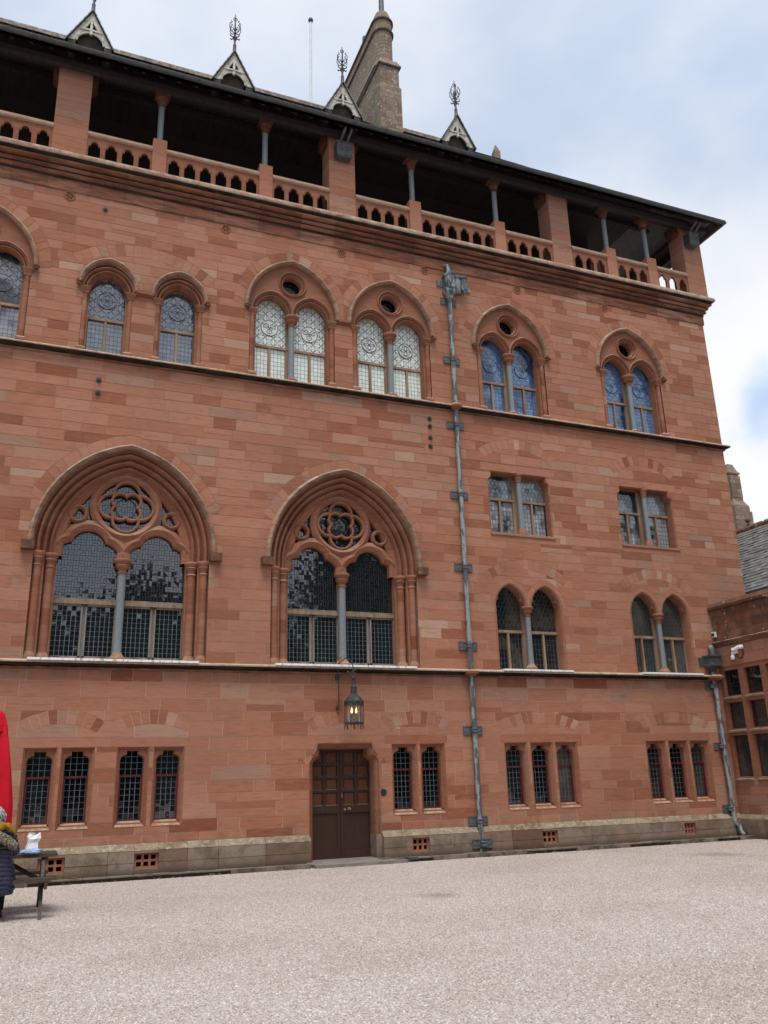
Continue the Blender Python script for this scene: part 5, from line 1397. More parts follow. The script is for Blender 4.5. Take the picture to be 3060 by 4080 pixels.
for ri, (z0, z1) in enumerate(rows):
    for a, b in lights:
        m_ = MB()
        for q in ((a, a + .02, z0 + .012, z1), (b - .02, b, z0 + .012, z1), (a + .02, b - .02, z0 + .012, z0 + .035), (a + .02, b - .02, z1 - .02, z1)): m_.box(q[0], q[1], .13, .16, q[2], q[3])
        F = m_.build('casement', 'timber_red', MW)
        m_ = MB(); m_.add([(a, .165, z0), (b, .165, z0), (b, .165, z1), (a, .165, z1)], [(0, 1, 2, 3)]); m_.build('leading', 'came_dark', MW)
        m_ = MB(); quad_panes(m_, a + .02, b - .02, z0 + .035, z1 - .02, 5, 9 if ri == 0 else 6, .164, .006, .001, rq); m_.build('panes', 'glass_smoke' if (ri, a) in ((0, .12), (1, .12), (0, .94)) else 'glass_dark', MW, kind='stuff')
# slate roof rising away behind the parapet: local y = world X - 18.85
m_ = MB(); EX, EZ2, RX2, RZ2 = 1.75, 6.98, 5.0, 10.1
m_.add([(9, EX, EZ2), (9, RX2, RZ2), (-7, RX2, RZ2), (-7, EX, EZ2)], [(0, 1, 2, 3)]); m_.add([(9, RX2, RZ2), (9, 8.2, EZ2), (-7, 8.2, EZ2), (-7, RX2, RZ2)], [(0, 1, 2, 3)]); m_.add([(9, EX, EZ2), (9, 8.2, EZ2), (9, RX2, RZ2)], [(0, 1, 2)])
WR_ = m_.build('slate_roof', 'slate', wing)
m_ = MB(); m_.box(.02, 8.9, .36, 1.8, 6.15, 6.24); m_.box(-7, 8.9, 1.8, 1.9, -.1, 6.97); m_.box(-7, 8.9, 1.7, 1.81, 6.85, 6.95); m_.build('lead_flat', 'lead_dark', wing)
SL2 = math.hypot(RX2 - EX, RZ2 - EZ2); uy, uz = (RX2 - EX) / SL2, (RZ2 - EZ2) / SL2
q = MB(); q.add([(0, 0, 0), (.235, 0, 0), (.235, 0, .28), (0, 0, .28), (0, .014, 0), (.235, .014, 0), (.235, .014, .28), (0, .014, .28)], [(0, 1, 2, 3), (0, 4, 5, 1), (0, 3, 7, 4), (1, 5, 6, 2)], .5)
sv = [q.build('slate', 'slate', WR_)]; me0 = sv[0].data
ang = math.atan2(uy, uz)
cnt = 0; rest = MB(); d = 0; k = 0; rs = random.Random(31)
while d < SL2 - .1:
    x = -6.5 + (k % 2) * .12
    while x < 6:
        vis = -4.2 + 2.2 * (1 - d / SL2) < x < .7 - d * .55
        yy, zz = EX + uy * d, EZ2 + uz * d; lift = .03 + rs.uniform(0, .014)
        if vis and cnt < 300:
            o = sv[0] if cnt == 0 else bpy.data.objects.new('slate', me0)
            if cnt: COL.objects.link(o); o.parent = WR_
            o.location = (x, yy - uz * lift, zz + uy * lift); o.rotation_euler = (-ang - .085, rs.uniform(-.01, .01), 0); o.scale = (1, 1, rs.uniform(.93, 1.03)); cnt += 1
        else:
            rest.add([(x + .003, yy - uz * lift, zz + uy * lift), (x + .235, yy - uz * lift, zz + uy * lift), (x + .235, yy + uy * .27 - uz * .003, zz + uz * .27), (x + .003, yy + uy * .27 - uz * .003, zz + uz * .27), (x + .003, yy, zz), (x + .235, yy, zz)], [(0, 1, 2, 3), (0, 4, 5, 1)], rs.random())
        x += .24
    k += 1; d += .19
rest.build('slates', 'slate', WR_, kind='stuff')
m_ = MB()
for k in range(-7, 9): m_.loft(k + .5, RX2, .495, .13, [(RZ2 - .16, .0), (RZ2 + .02, .0), (RZ2 + .12, -.08)], rq.random())
m_.lathe(-2.75, RX2, [(.05, RZ2 + .1), (.06, RZ2 + .18), (.04, RZ2 + .24), (.09, RZ2 + .30), (.09, RZ2 + .36), (.04, RZ2 + .38)], 10)
m_.build('ridge_tiles', 'wingtop', WR_)

# far chimney beyond the wing
fc = thing('chimney_stack', 'tall narrow lichened stone chimney rising behind the corner of the house above the slate roof', 'chimney', (26.95, 6.4, 0))
m_ = MB(); m_.loft(0, 0, .42, .5, [(-.1, .05), (10.4, .05), (12.3, .0), (12.55, -.13), (13.75, -.16), (13.76, -.11), (13.83, -.11), (13.9, -.17), (14.25, -.28)], .5); m_.build('shaft', 'chim', fc)
m_ = MB(); rs = random.Random(77); z = 6
while z < 13.6:
    h_ = rs.uniform(.16, .24); e = .05 if z < 12.1 else -.13
    if z < 12.1 - h_ or z > 12.6:
        for (a, b, f_) in ((-.42 - e, 0, 0), (0, .42 + e, 0)): m_.box(a + .005, b - .005, -.5 - e - .015, -.4 - e + .3, z + .005, z + h_ - .005, rs.random())
        for (a, b) in ((-.5 - e, 0), (0, .5 + e)): m_.box(-.42 - e - .015, -.3, a + .005, b - .005, z + .005, z + h_ - .005, rs.random())
    z += h_
m_.build('stonework', 'chim', fc, kind='stuff')

# ================================================================= THINGS ON AND BY THE HOUSE
# flagpole far beyond the roof
fp = thing('flagpole', 'slim white flagpole with a dark ball on top, behind the roof ridge', 'flagpole', (8.88, 8.6, 24))
def _fp():
    m_ = MB(); m_.lathe(0, 0, [(.085, -4), (.07, 4), (.055, 10.35)], 12); m_.build('pole', 'white_pole', fp, smooth=True)
    m_ = MB(); m_.lathe(0, 0, [(0, 10.33), (.09, 10.37), (.12, 10.46), (.09, 10.55), (0, 10.58)], 12); m_.build('ball', 'iron', fp, smooth=True)
_fp()

# lantern over the door
ln = thing('wall_lantern', 'black octagonal iron lantern with a lit flame hanging from a scrolled bracket above the door', 'lantern', (7.06, -.60, 2.80))
def _lantern():
    z = lambda v: v - 2.80
    m_ = MB()
    def n8(r_, zz): return [(r_ * math.cos(R(45 * k + 22.5)), r_ * math.sin(R(45 * k + 22.5)), z(zz)) for k in range(8)]
    for zz, r_ in ((2.93, .235), (3.345, .235)):
        a, b = n8(r_, zz), n8(r_, zz + .035); c, d = n8(r_ - .03, zz), n8(r_ - .03, zz + .035)
        m_.add(a + b + c + d, [f for k in range(8) for f in ((k, (k + 1) % 8, 8 + (k + 1) % 8, 8 + k), (16 + k, 24 + k, 24 + (k + 1) % 8, 16 + (k + 1) % 8), (8 + k, 8 + (k + 1) % 8, 24 + (k + 1) % 8, 24 + k), (k, 16 + k, 16 + (k + 1) % 8, (k + 1) % 8))])
    for k in range(8):
        a = R(45 * k + 22.5); x, y = .225 * math.cos(a), .225 * math.sin(a)
        m_.tube([(x, y, z(2.80)), (x, y, z(3.48))], .009, 5)
        a = R(45 * k); x, y = .212 * math.cos(a), .212 * math.sin(a); m_.tube([(x, y, z(2.86)), (x, y, z(3.35))], .006, 4)
    F = m_.build('frame', 'iron', ln)
    m_ = MB(); m_.lathe(0, 0, [(.225, z(3.38)), (.215, z(3.45)), (.17, z(3.54)), (.09, z(3.60)), (.085, z(3.61)), (.075, z(3.62)), (.07, z(3.78)), (.08, z(3.79)), (.05, z(3.83)), (.035, z(3.96)), (.05, z(3.97)), (.06, z(4.0)), (.05, z(4.03)), (.02, z(4.05))], 8)
    m_.build('dome', 'iron', ln)
    m_ = MB()
    for k in range(8):
        a = R(45 * k); c_, s_ = math.cos(a), math.sin(a)
        m_.tube([(.215 * c_ - s_ * .07 * math.cos(R(t)), .215 * s_ + c_ * .07 * math.cos(R(t)), z(3.385 + .07 * math.sin(R(t)))) for t in range(0, 181, 30)], .008, 4)
    m_.build('cresting', 'iron', ln)
    g_ = MB(); g_.lathe(0, 0, [(.205, z(2.97)), (.205, z(3.34))], 8); g_.build('glass', 'lamp_glass', ln)
    m_ = MB()
    for dx, zz in ((-.06, 3.22), (.05, 3.22)): m_.lathe(dx, -.02, [(0, z(zz - .05)), (.022, z(zz - .03)), (.028, z(zz)), (.016, z(zz + .05)), (0, z(zz + .10))], 8)
    m_.build('flame', 'flame', ln, smooth=True)
    m_ = MB(); m_.lathe(-.06, -.02, [(.02, z(2.95)), (.02, z(3.17))], 8); m_.lathe(.05, -.02, [(.02, z(2.95)), (.02, z(3.17))], 8); m_.build('candle_tube', 'iron', ln)
    m_ = MB()
    m_.tube([(-.22, .59, z(3.35)), (-.22, .50, z(3.35)), (-.22, .46, z(3.45)), (-.22, .44, z(4.25)), (-.20, .40, z(4.42)), (-.12, .2, z(4.50)), (-.04, .02, z(4.42)), (0, 0, z(4.25)), (0, 0, z(4.04))], .014, 6)
    m_.tube([(-.22, .59, z(4.08)), (-.22, .3, z(4.10)), (-.1, .1, z(4.14)), (0, 0, z(4.14))], .012, 6)
    m_.lathe(-.22, .56, [(0, z(4.02)), (.05, z(4.04)), (.06, z(4.08)), (.05, z(4.12)), (0, z(4.14))], 10); m_.lathe(-.1, .1, [(0, z(4.1)), (.035, z(4.12)), (.035, z(4.16)), (0, z(4.18))], 8); m_.lathe(-.22, .57, [(0, z(3.30)), (.04, z(3.32)), (.04, z(3.38)), (0, z(3.4))], 10)
    m_.tube([(-.22, .44, z(4.35)), (-.21, .42, z(4.52)), (-.16, .40, z(4.56)), (-.19, .38, z(4.46))], .01, 5); m_.tube([(-.03, 0, z(4.16)), (.06, 0, z(4.2)), (.05, 0, z(4.12)), (0, 0, z(4.13))], .009, 5)
    m_.build('bracket', 'iron', ln, smooth=True)
_lantern()

# cameras on the wing
def wingpt(lx, z, out): return (18.85 - out, -lx, z)
cc_ = thing('security_camera', 'white bullet security camera with looped black cable on the wing wall below the parapet', 'camera', wingpt(.86, 4.9, 0))
def _cam():
    m_ = MB(); m_.box(-.06, .0, -.02, .18, -.02, .16); m_.build('junction_box', 'white_plastic', cc_)
    m_ = MB(); m_.tube([(-.02, -.24, .14), (-.10, -.20, .13)], [.065, .06], 12); m_.tube([(-.10, -.20, .13), (-.14, -.16, .10)], .03, 10); m_.build('mount', 'white_plastic', cc_, smooth=True)
    m_ = MB(); m_.tube([(-.12, -.22, .14), (-.20, -.02, .05)], [.055, .058], 14); o = m_.build('body', 'white_plastic', cc_, smooth=True)
    m_ = MB(); m_.tube([(-.2001, -.018, .049), (-.206, -.002, .042)], [.045, .045], 14); m_.build('lens', 'black_plastic', cc_)
    m_ = MB(); m_.tube([(-.02, -.22, .08), (-.03, -.24, -.06), (-.03, -.17, -.17), (-.03, -.06, -.17), (-.03, .0, -.08), (-.03, .02, .0)], .013, 6); m_.build('cable', 'black_plastic', cc_, smooth=True)
    s2 = thing('motion_sensor', 'small white round motion sensor on the wing wall just left of the bullet camera', 'sensor', wingpt(.70, 4.78, 0))
    m_ = MB(); m_.box(-.05, 0, -.05, .05, .06, .13); m_.lathe(-.05, 0, [(.05, -.06), (.06, -.03), (.06, .03), (.04, .07)], 14); m_.build('housing', 'white_plastic', s2, smooth=True)
    s3 = thing('wall_light', 'little white box lamp with dark glass high on the wing parapet corner', 'lamp', wingpt(.06, 5.55, 0))
    m_ = MB(); m_.box(-.07, 0, -.08, .08, -.08, .08); m_.build('housing', 'white_plastic', s3); m_ = MB(); m_.box(-.078, -.071, -.05, .06, -.05, .04); m_.build('window', 'black_plastic', s3)
_cam()

# ================================================================= PAVING AND GRAVEL
rk = random.Random(14)
kb = MB(); kb.box(XL, 5.95, -.62, -.14, -.3, -.105); kb.box(8.0, 18.8, -.62, -.14, -.3, -.105); kb.build('kerb_bed', 'soil', kind='structure')
kerb = bpy.data.objects.new('kerb', None); COL.objects.link(kerb); kerb['kind'] = 'structure'
for a, b in ((XL, 5.98), (8.02, 18.80)):
    x = a
    while x < b - .05:
        n_ = min(b, x + rk.uniform(.6, 1.3))
        m_ = MB(); m_.box(x + .006, n_ - .006, -.62 + rk.uniform(-.015, .015), -.40, -.29, -.082 + rk.uniform(-.006, .006)); m_.build('kerb_stone', 'paving', kerb)
        m_ = MB(); m_.box(x + .02, n_ - .03, -.375, -.19, -.29, -.088 + rk.uniform(-.012, .006)); m_.build('channel_stone', 'paving', kerb); x = n_
ds = MB(); ds.add([(6.0, -.02, -.085), (7.98, -.02, -.085), (8.25, -.78, -.10), (6.05, -.80, -.10), (6.0, -.02, -.3), (7.98, -.02, -.3), (8.25, -.78, -.3), (6.05, -.80, -.3)], [(0, 3, 2, 1), (3, 7, 6, 2), (0, 4, 7, 3), (1, 2, 6, 5)])
ds.box(6.2, 7.86, -.02, .5, -.3, -.082); ds.build('doorstep', 'step_stone', kind='structure')
dg_ = thing('drain_grate', 'small slotted iron drain grate set in the gutter stones below the left windows', 'drain', (3.15, -.30, -.08))
m_ = MB()
for k in range(12): m_.box(-.20 + k * .034, -.20 + k * .034 + .016, -.07, .07, 0, .012)
m_.box(-.21, .21, -.085, -.07, 0, .013); m_.box(-.21, .21, .07, .085, 0, .013); m_.build('bars', 'lead_dark', dg_)
dg2 = thing('drain_gully', 'square dark drain opening in the gutter stones right of the doorstep', 'drain', (8.42, -.55, -.10))
m_ = MB(); m_.box(-.17, .17, -.075, -.06, -.02, .022); m_.box(-.17, .17, .06, .075, -.02, .022); m_.box(-.17, -.155, -.06, .06, -.02, .022); m_.box(.155, .17, -.06, .06, -.02, .022); m_.build('rim', 'lead_dark', dg2)
m_ = MB(); m_.box(-.155, .155, -.06, .06, -.02, .021); m_.build('opening', 'black_void', dg2)

ms = MB(); rs = random.Random(6)
for _ in range(420):
    x = rs.choice((rs.uniform(-2, 6), rs.uniform(8.0, 18.6), rs.gauss(7.95, .12), rs.uniform(10, 15))); y = rs.choice((-.165, -.388, -.63)) + rs.uniform(-.012, .012); z = (-.095 if y > -.5 else -.16); r_ = rs.uniform(.008, .028)
    ms.lathe(x, y, [(r_ * .9, z), (r_, z + r_ * .4), (r_ * .5, z + r_ * .9), (0, z + r_)], 6, rs.random(), sx=rs.uniform(1, 2.4))
ms = ms.build('moss', 'moss', kind='stuff'); ms['label'] = 'small green and brown moss cushions in the gutter stones along the wall foot'
# gravel stones scattered by geometry nodes (nobody could count them)
peb = bpy.data.collections.new('pebble_shapes')
for k in range(4):
    rs = random.Random(k); v = [];
    t = (1 + 5 ** .5) / 2
    base = [(-1, t, 0), (1, t, 0), (-1, -t, 0), (1, -t, 0), (0, -1, t), (0, 1, t), (0, -1, -t), (0, 1, -t), (t, 0, -1), (t, 0, 1), (-t, 0, -1), (-t, 0, 1)]
    v = [tuple(c * .5 * rs.uniform(.65, 1.2) * s_ for c, s_ in zip(p, (1.1, .85, .6))) for p in base]
    f = [(0, 11, 5), (0, 5, 1), (0, 1, 7), (0, 7, 10), (0, 10, 11), (1, 5, 9), (5, 11, 4), (11, 10, 2), (10, 7, 6), (7, 1, 8), (3, 9, 4), (3, 4, 2), (3, 2, 6), (3, 6, 8), (3, 8, 9), (4, 9, 5), (2, 4, 11), (6, 2, 10), (8, 6, 7), (9, 8, 1)]
    me = bpy.data.meshes.new('gravel_shape'); me.from_pydata(v, [], f); me.materials.append(MAT['pebble'])
    peb.objects.link(bpy.data.objects.new('gravel_shape', me))
gr = MB(); Z = -.168
for k in range(30):
    ya, yb = -15.6 + k * .498, -15.6 + (k + 1) * .498; f_ = max(.28, min(1, 1 - (ya + 11.5) / 9))
    gr.add([(-5.5, ya, Z), (9 + max(0, min(9.7, (ya + 15) * 1.6)), ya, Z), (9 + max(0, min(9.7, (ya + 15) * 1.6)), yb, Z), (-5.5, yb, Z)], [(0, 1, 2, 3)], f_)
GR = gr.build('gravel', 'gravel', kind='stuff'); GR['label'] = 'pale pinkish grey loose gravel covering the whole courtyard'
ng = bpy.data.node_groups.new('gravel_scatter', 'GeometryNodeTree')
ng.interface.new_socket('Geometry', in_out='INPUT', socket_type='NodeSocketGeometry'); ng.interface.new_socket('Geometry', in_out='OUTPUT', socket_type='NodeSocketGeometry')
def G(t, **k):
    n = ng.nodes.new(t)
    for a, b in k.items(): setattr(n, a, b)
    return n
gi, go = G('NodeGroupInput'), G('NodeGroupOutput'); dp = G('GeometryNodeDistributePointsOnFaces')
na = G('GeometryNodeInputNamedAttribute', data_type='FLOAT'); na.inputs['Name'].default_value = 'tone'
mu = G('ShaderNodeMath', operation='MULTIPLY'); mu.inputs[1].default_value = 2100
ng.links.new(na.outputs['Attribute'], mu.inputs[0]); ng.links.new(mu.outputs[0], dp.inputs['Density']); ng.links.new(gi.outputs[0], dp.inputs['Mesh'])
ci = G('GeometryNodeCollectionInfo'); ci.inputs['Collection'].default_value = peb; ci.inputs['Separate Children'].default_value = True; ci.inputs['Reset Children'].default_value = True
ip = G('GeometryNodeInstanceOnPoints'); ip.inputs['Pick Instance'].default_value = True
rv = G('FunctionNodeRandomValue', data_type='FLOAT_VECTOR'); rv.inputs[0].default_value = (-.5, -.5, 0); rv.inputs[1].default_value = (.5, .5, 6.28)
rsz = G('FunctionNodeRandomValue', data_type='FLOAT'); rsz.inputs[2].default_value = .006; rsz.inputs[3].default_value = .015
ng.links.new(dp.outputs['Points'], ip.inputs['Points']); ng.links.new(ci.outputs[0], ip.inputs['Instance']); ng.links.new(rv.outputs[0], ip.inputs['Rotation']); ng.links.new(rsz.outputs[1], ip.inputs['Scale'])
jg = G('GeometryNodeJoinGeometry'); ng.links.new(ip.outputs[0], jg.inputs[0]); ng.links.new(gi.outputs[0], jg.inputs[0]); ng.links.new(jg.outputs[0], go.inputs[0])
GR.modifiers.new('scatter', 'NODES').node_group = ng

# ================================================================= PICNIC TABLE, PARASOL, PERSON
GZ = -.165
tb = thing('picnic_table', 'dark brown wooden picnic table with attached benches at the left edge of the yard', 'picnic table', (-.55, -4.70, GZ))
def _table():
    X1 = 1.09                                    # right end, local
    for k in range(5):
        m_ = MB(); y = -.36 + k * .148; m_.box(-1.0, X1 + rk.uniform(-.01, .01), y, y + .138, .815, .865); m_.build('tabletop_board', 'bench_wood', tb)
    for s_ in (-1, 1):
        for k in range(2):
            y = s_ * .70 + (k - .5) * .14 - .065; m_ = MB(); m_.box(-1.0, X1 - .08, y, y + .13, .505, .553); m_.build('seat_board', 'bench_wood', tb)
    for x in (-.80, .90):
        for s_ in (-1, 1):
            m_ = MB(); m_.add([(x - .024, s_ * (.80 + a), 0) for a in (-.05, .05)] + [(x + .024, s_ * (.80 + a), 0) for a in (-.05, .05)] + [(x - .024, s_ * (.26 + a), .81) for a in (-.05, .05)] + [(x + .024, s_ * (.26 + a), .81) for a in (-.05, .05)],
                                [(0, 1, 5, 4), (2, 6, 7, 3), (0, 4, 6, 2), (1, 3, 7, 5), (0, 2, 3, 1), (4, 5, 7, 6)]); m_.build('leg', 'bench_wood', tb)
        m_ = MB(); m_.box(x + .026, x + .07, -.83, .83, .40, .50); m_.build('seat_bearer', 'bench_wood', tb)
        m_ = MB(); m_.box(x + .026, x + .07, -.34, .34, .72, .812); m_.build('top_bearer', 'bench_wood', tb)
    for x, e in ((.90, .30), (-.8, -.3)):
        m_ = MB(); m_.tube([(x - .03, 0, .47), (e, 0, .80)], .032, 4); m_.build('brace', 'bench_wood', tb)
_table()
ps = thing('parasol', 'closed bright red parasol standing through the picnic table', 'parasol', (-.62, -4.70, GZ))
def _parasol():
    m_ = MB(); m_.lathe(0, 0, [(.024, .02), (.024, 3.12)], 10); m_.build('pole', 'white_pole', ps, smooth=True)
    m_ = MB(); m_.lathe(0, 0, [(.26, 0), (.26, .05), (.05, .08), (.04, .25)], 16); m_.build('base', 'iron', ps, smooth=True)
    m_ = MB(); n = 64; rows = []
    for z, r_, am in ((1.22, .385, .085), (1.6, .39, .08), (2.1, .345, .07), (2.55, .28, .055), (2.80, .235, .03), (2.86, .22, .012)):
        rows.append([((r_ + am * math.sin(8 * t) + am * .5 * math.sin(13 * t + z)) * math.cos(t), (r_ + am * math.sin(8 * t)) * math.sin(t), z) for t in (2 * math.pi * i / n for i in range(n))])
    for j in range(len(rows) - 1): m_.add(rows[j] + rows[j + 1], [(i, (i + 1) % n, n + (i + 1) % n, n + i) for i in range(n)])
    m_.build('canopy', 'red_cloth', ps, smooth=True)
    m_ = MB(); m_.lathe(0, 0, [(.30, 2.70), (.285, 2.80), (.22, 2.98), (.10, 3.07), (0, 3.12)], 8); m_.build('vent_flap', 'red_cloth', ps)
_parasol()

def skin(name, parent, joints, edges, radii, mat, sub=2, root=0):
    me = bpy.data.meshes.new(name); me.from_pydata(joints, edges, []); o = bpy.data.objects.new(name, me); COL.objects.link(o); o.parent = parent
    me.materials.append(MAT[mat])
    o.modifiers.new('skin', 'SKIN'); o.modifiers.new('sub', 'SUBSURF').levels = sub; o.modifiers['sub'].render_levels = sub
    for i, r_ in enumerate(radii): me.skin_vertices[0].data[i].radius = r_ if hasattr(r_, '__len__') else (r_, r_); me.skin_vertices[0].data[i].use_root = (i == root)
    o.modifiers['skin'].use_smooth_shade = True
    return o
pr = thing('person', 'grey-haired person in a quilted navy coat with mustard-lined fur hood, seated with back to camera', 'person', (-.36, -5.42, GZ))
def _person():
    # local: seat top .553, facing +y (away from the camera), a little turned to the right
    J = [(0, .02, .66), (0, .02, .85), (0, .0, 1.08), (0, .02, 1.22), (0, .04, 1.31), (0, .05, 1.42), (0, .055, 1.50),
         (.11, .08, .66), (.14, .48, .64), (.15, .50, .12), (.15, .62, .06),
         (-.11, .08, .66), (-.14, .48, .64), (-.15, .50, .12), (-.15, .62, .06),
         (.18, .02, 1.20), (.25, .10, .96), (.12, .38, .93), (.06, .46, .92),
         (-.18, .02, 1.20), (-.25, .10, .96), (-.12, .38, .93), (-.06, .46, .92)]
    E_ = [(0, 1), (1, 2), (2, 3), (3, 4), (4, 5), (5, 6), (0, 7), (7, 8), (8, 9), (9, 10), (0, 11), (11, 12), (12, 13), (13, 14), (3, 15), (15, 16), (16, 17), (17, 18), (3, 19), (19, 20), (20, 21), (21, 22)]
    rd = [.14, .13, .14, .10, .055, .085, .07, .09, .07, .045, .04, .09, .07, .045, .04, .07, .055, .04, .03, .07, .055, .04, .03]
    skin('body', pr, J, E_, rd, 'skin')
    # head with face, ears
    m_ = MB(); n = 20; rows = []
    for k in range(13):
        t = math.pi * k / 12; z = 1.44 - .115 * math.cos(t); rr_ = math.sin(t)
        rows.append([(.076 * rr_ * math.cos(a), .055 + .094 * rr_ * math.sin(a) + (.012 if math.sin(a) > .8 and 4 < k < 8 else 0), z) for a in (2 * math.pi * i / n for i in range(n))])
    for j in range(12): m_.add(rows[j] + rows[j + 1], [(i, (i + 1) % n, n + (i + 1) % n, n + i) for i in range(n)])
    m_.lathe(0, .155, [(0, 1.40), (.016, 1.405), (.012, 1.43), (0, 1.455)], 8)
    for s_ in (-1, 1):
        m_.lathe(s_ * .078, .05, [(0, 1.40), (.014, 1.42), (.016, 1.45), (0, 1.475)], 8)
    m_.build('head', 'skin', pr, smooth=True)
    m_ = MB()
    for s_ in (-1, 1): m_.lathe(s_ * .03, .142, [(0, 1.448), (.010, 1.455), (0, 1.462)], 8)
    m_.build('eye', 'iron', pr); m_ = MB(); m_.box(-.022, .022, .14, .148, 1.383, 1.389); m_.build('mouth', 'terracotta', pr)
    # hair: overlapping tufts over a cap
    m_ = MB(); rs = random.Random(4)
    rows = []
    for k in range(10):
        t = math.pi * k / 11; z = 1.455 + .125 * math.cos(t); rr_ = math.sin(t)
        rows.append([((.096 + .008 * math.sin(5 * a + k)) * rr_ * math.cos(a), .035 + (.104 + .008 * math.cos(4 * a + k * 2)) * rr_ * math.sin(a), z) for a in (2 * math.pi * i / n for i in range(n))])
    for j in range(9):
        m_.add(rows[j] + rows[j + 1], [(i, (i + 1) % n, n + (i + 1) % n, n + i) for i in range(n) if not (math.sin(2 * math.pi * (i + .5) / n) > .35 and j > 3)])
    for _ in range(170):
        a = rs.uniform(math.pi * .9, math.pi * 2.1); t = rs.uniform(.1, 2.2); R_ = .1
        p = Vector((R_ * math.sin(t) * math.cos(a), .035 + R_ * 1.05 * math.sin(t) * math.sin(a), 1.455 + .125 * math.cos(t)))
        d = Vector((rs.uniform(-.03, .03), rs.uniform(-.02, .01), -.05)); q = p * 1.0
        out_ = Vector((p.x, p.y - .035, 0)).normalized() * .012
        m_.tube([p, p + d * .5 + out_, p + d + out_ * .3], [.010, .011, .003], 5)
    m_.build('hair', 'grey_hair', pr, smooth=True)
    # quilted coat body: ridged rings
    m_ = MB(); n = 40; rows = []
    prof = [(.36, .30, .26), (.42, .325, .275), (.55, .335, .28), (.70, .30, .25), (.85, .265, .215), (1.0, .265, .205), (1.12, .262, .20), (1.2, .235, .175), (1.27, .17, .14), (1.32, .10, .105)]
    def at(z):
        for a, b in zip(prof, prof[1:]):
            if a[0] <= z <= b[0]:
                t = (z - a[0]) / (b[0] - a[0]); return tuple(a[i] + t * (b[i] - a[i]) for i in (1, 2))
        return prof[-1][1:]
    zz = .36
    while zz < 1.32:
        rx, ry = at(zz); rows.append((zz, rx, ry)); zz += .0095
    rr2 = []
    for zz, rx, ry in rows:
        ring_ = []
        for i in range(n):
            a = 2 * math.pi * i / n; chev = .035 * abs(((a * 3 / math.pi) % 2) - 1)
            q = abs(math.sin(math.pi * (zz + chev) / .062)) ** .6 * .018
            ring_.append(((rx + q) * math.cos(a), .03 + (ry + q) * math.sin(a) * (1.0 if math.sin(a) < 0 or zz > .75 else 1.5), zz))
        rr2.append(ring_)
    for j in range(len(rr2) - 1): m_.add(rr2[j] + rr2[j + 1], [(i, (i + 1) % n, n + (i + 1) % n, n + i) for i in range(n)])
    m_.build('coat', 'navy_nylon', pr, smooth=True)
    for s_ in (-1, 1):
        m_ = MB(); pts = []; rad = []
        A, B, C_ = Vector((s_ * .19, .02, 1.20)), Vector((s_ * .275, .10, .95)), Vector((s_ * .13, .37, .93))
        for k in range(30): t = k / 29; pts.append(A.lerp(B, t)); rad.append(.092 - .012 * t + .010 * abs(math.sin(t * math.pi * 4.5)))
        for k in range(1, 30): t = k / 29; pts.append(B.lerp(C_, t)); rad.append(.08 - .025 * t + .010 * abs(math.sin(t * math.pi * 4.5)))
        m_.tube(pts, rad, 14); m_.build('sleeve', 'navy_nylon', pr, smooth=True)
    for s_ in (-1, 1):                                              # hands on the table
        for f_ in range(5):
            th = f_ == 4; x0 = s_ * (.05 - .017 * f_) if not th else s_ * .0
            ln_ = (.07, .082, .078, .06, .05)[f_]; y0 = .44
            m_ = MB(); m_.tube([(x0, y0, .915), (x0, y0 + ln_ * .5, .922), (x0 + (s_ * -.02 if th else 0), y0 + ln_, .908)], [.0105, .009, .007], 7); m_.build('finger', 'skin', pr, smooth=True)
    # folded-down hood with fur trim on the right shoulder
    m_ = MB(); rs = random.Random(8); pts = [(-.04, -.15, 1.27), (.04, -.19, 1.30), (.14, -.18, 1.31), (.23, -.13, 1.26), (.29, -.06, 1.20)]
    rows = []
    P = [Vector(p) for p in pts]; nn = 26
    for i in range(nn):
        t = i / (nn - 1) * (len(P) - 1); k = min(int(t), len(P) - 2); c = P[k].lerp(P[k + 1], t - k); rad = .048 + .012 * math.sin(i * .9) - .03 * (abs(i / (nn - 1) - .5) * 2) ** 4
        rows.append([tuple(c + Vector((0, -math.cos(a) * rad * (1 + .15 * math.sin(3 * a + i * .5)), math.sin(a) * rad * 1.1))) for a in (2 * math.pi * q / 14 for q in range(14))])
    for j in range(nn - 1): m_.add(rows[j] + rows[j + 1], [(i, (i + 1) % 14, 14 + (i + 1) % 14, 14 + i) for i in range(14)])
    m_.build('hood_lining', 'mustard', pr, smooth=True)
    m_ = MB(); pts = [(-.06, -.20, 1.22), (.04, -.245, 1.20), (.13, -.24, 1.15), (.22, -.19, 1.08), (.29, -.11, 1.04)]; P = [Vector(p) for p in pts]
    for _ in range(620):
        t = rs.uniform(0, len(P) - 1.001); k = int(t); c = P[k].lerp(P[k + 1], t - k); a = rs.uniform(0, 6.28); r0 = rs.uniform(.02, .05)
        o_ = Vector((rs.uniform(-.02, .02), -math.cos(a) * r0, math.sin(a) * r0)); tip = c + o_ * 1.7 + Vector((rs.uniform(-.01, .03), 0, -.02)); m_.tube([c + o_ * .6, c + o_ * 1.2, tip], [.011, .009, .002], 4)
    m_.build('fur_trim', 'fur', pr, smooth=True)
    m_ = MB()
    for s_ in (-1, 1): m_.tube([(s_ * .11, .1, .65), (s_ * .14, .48, .645), (s_ * .15, .505, .56), (s_ * .15, .50, .10)], [.10, .085, .075, .055], 12)
    m_.build('trousers', 'trousers', pr, smooth=True)
    m_ = MB()
    for s_ in (-1, 1): m_.loft(s_ * .15, .57, .045, .12, [(0, 0), (.03, .005), (.08, -.01), (.11, -.03)])
    m_.build('shoes', 'black_plastic', pr, smooth=True)
_person()
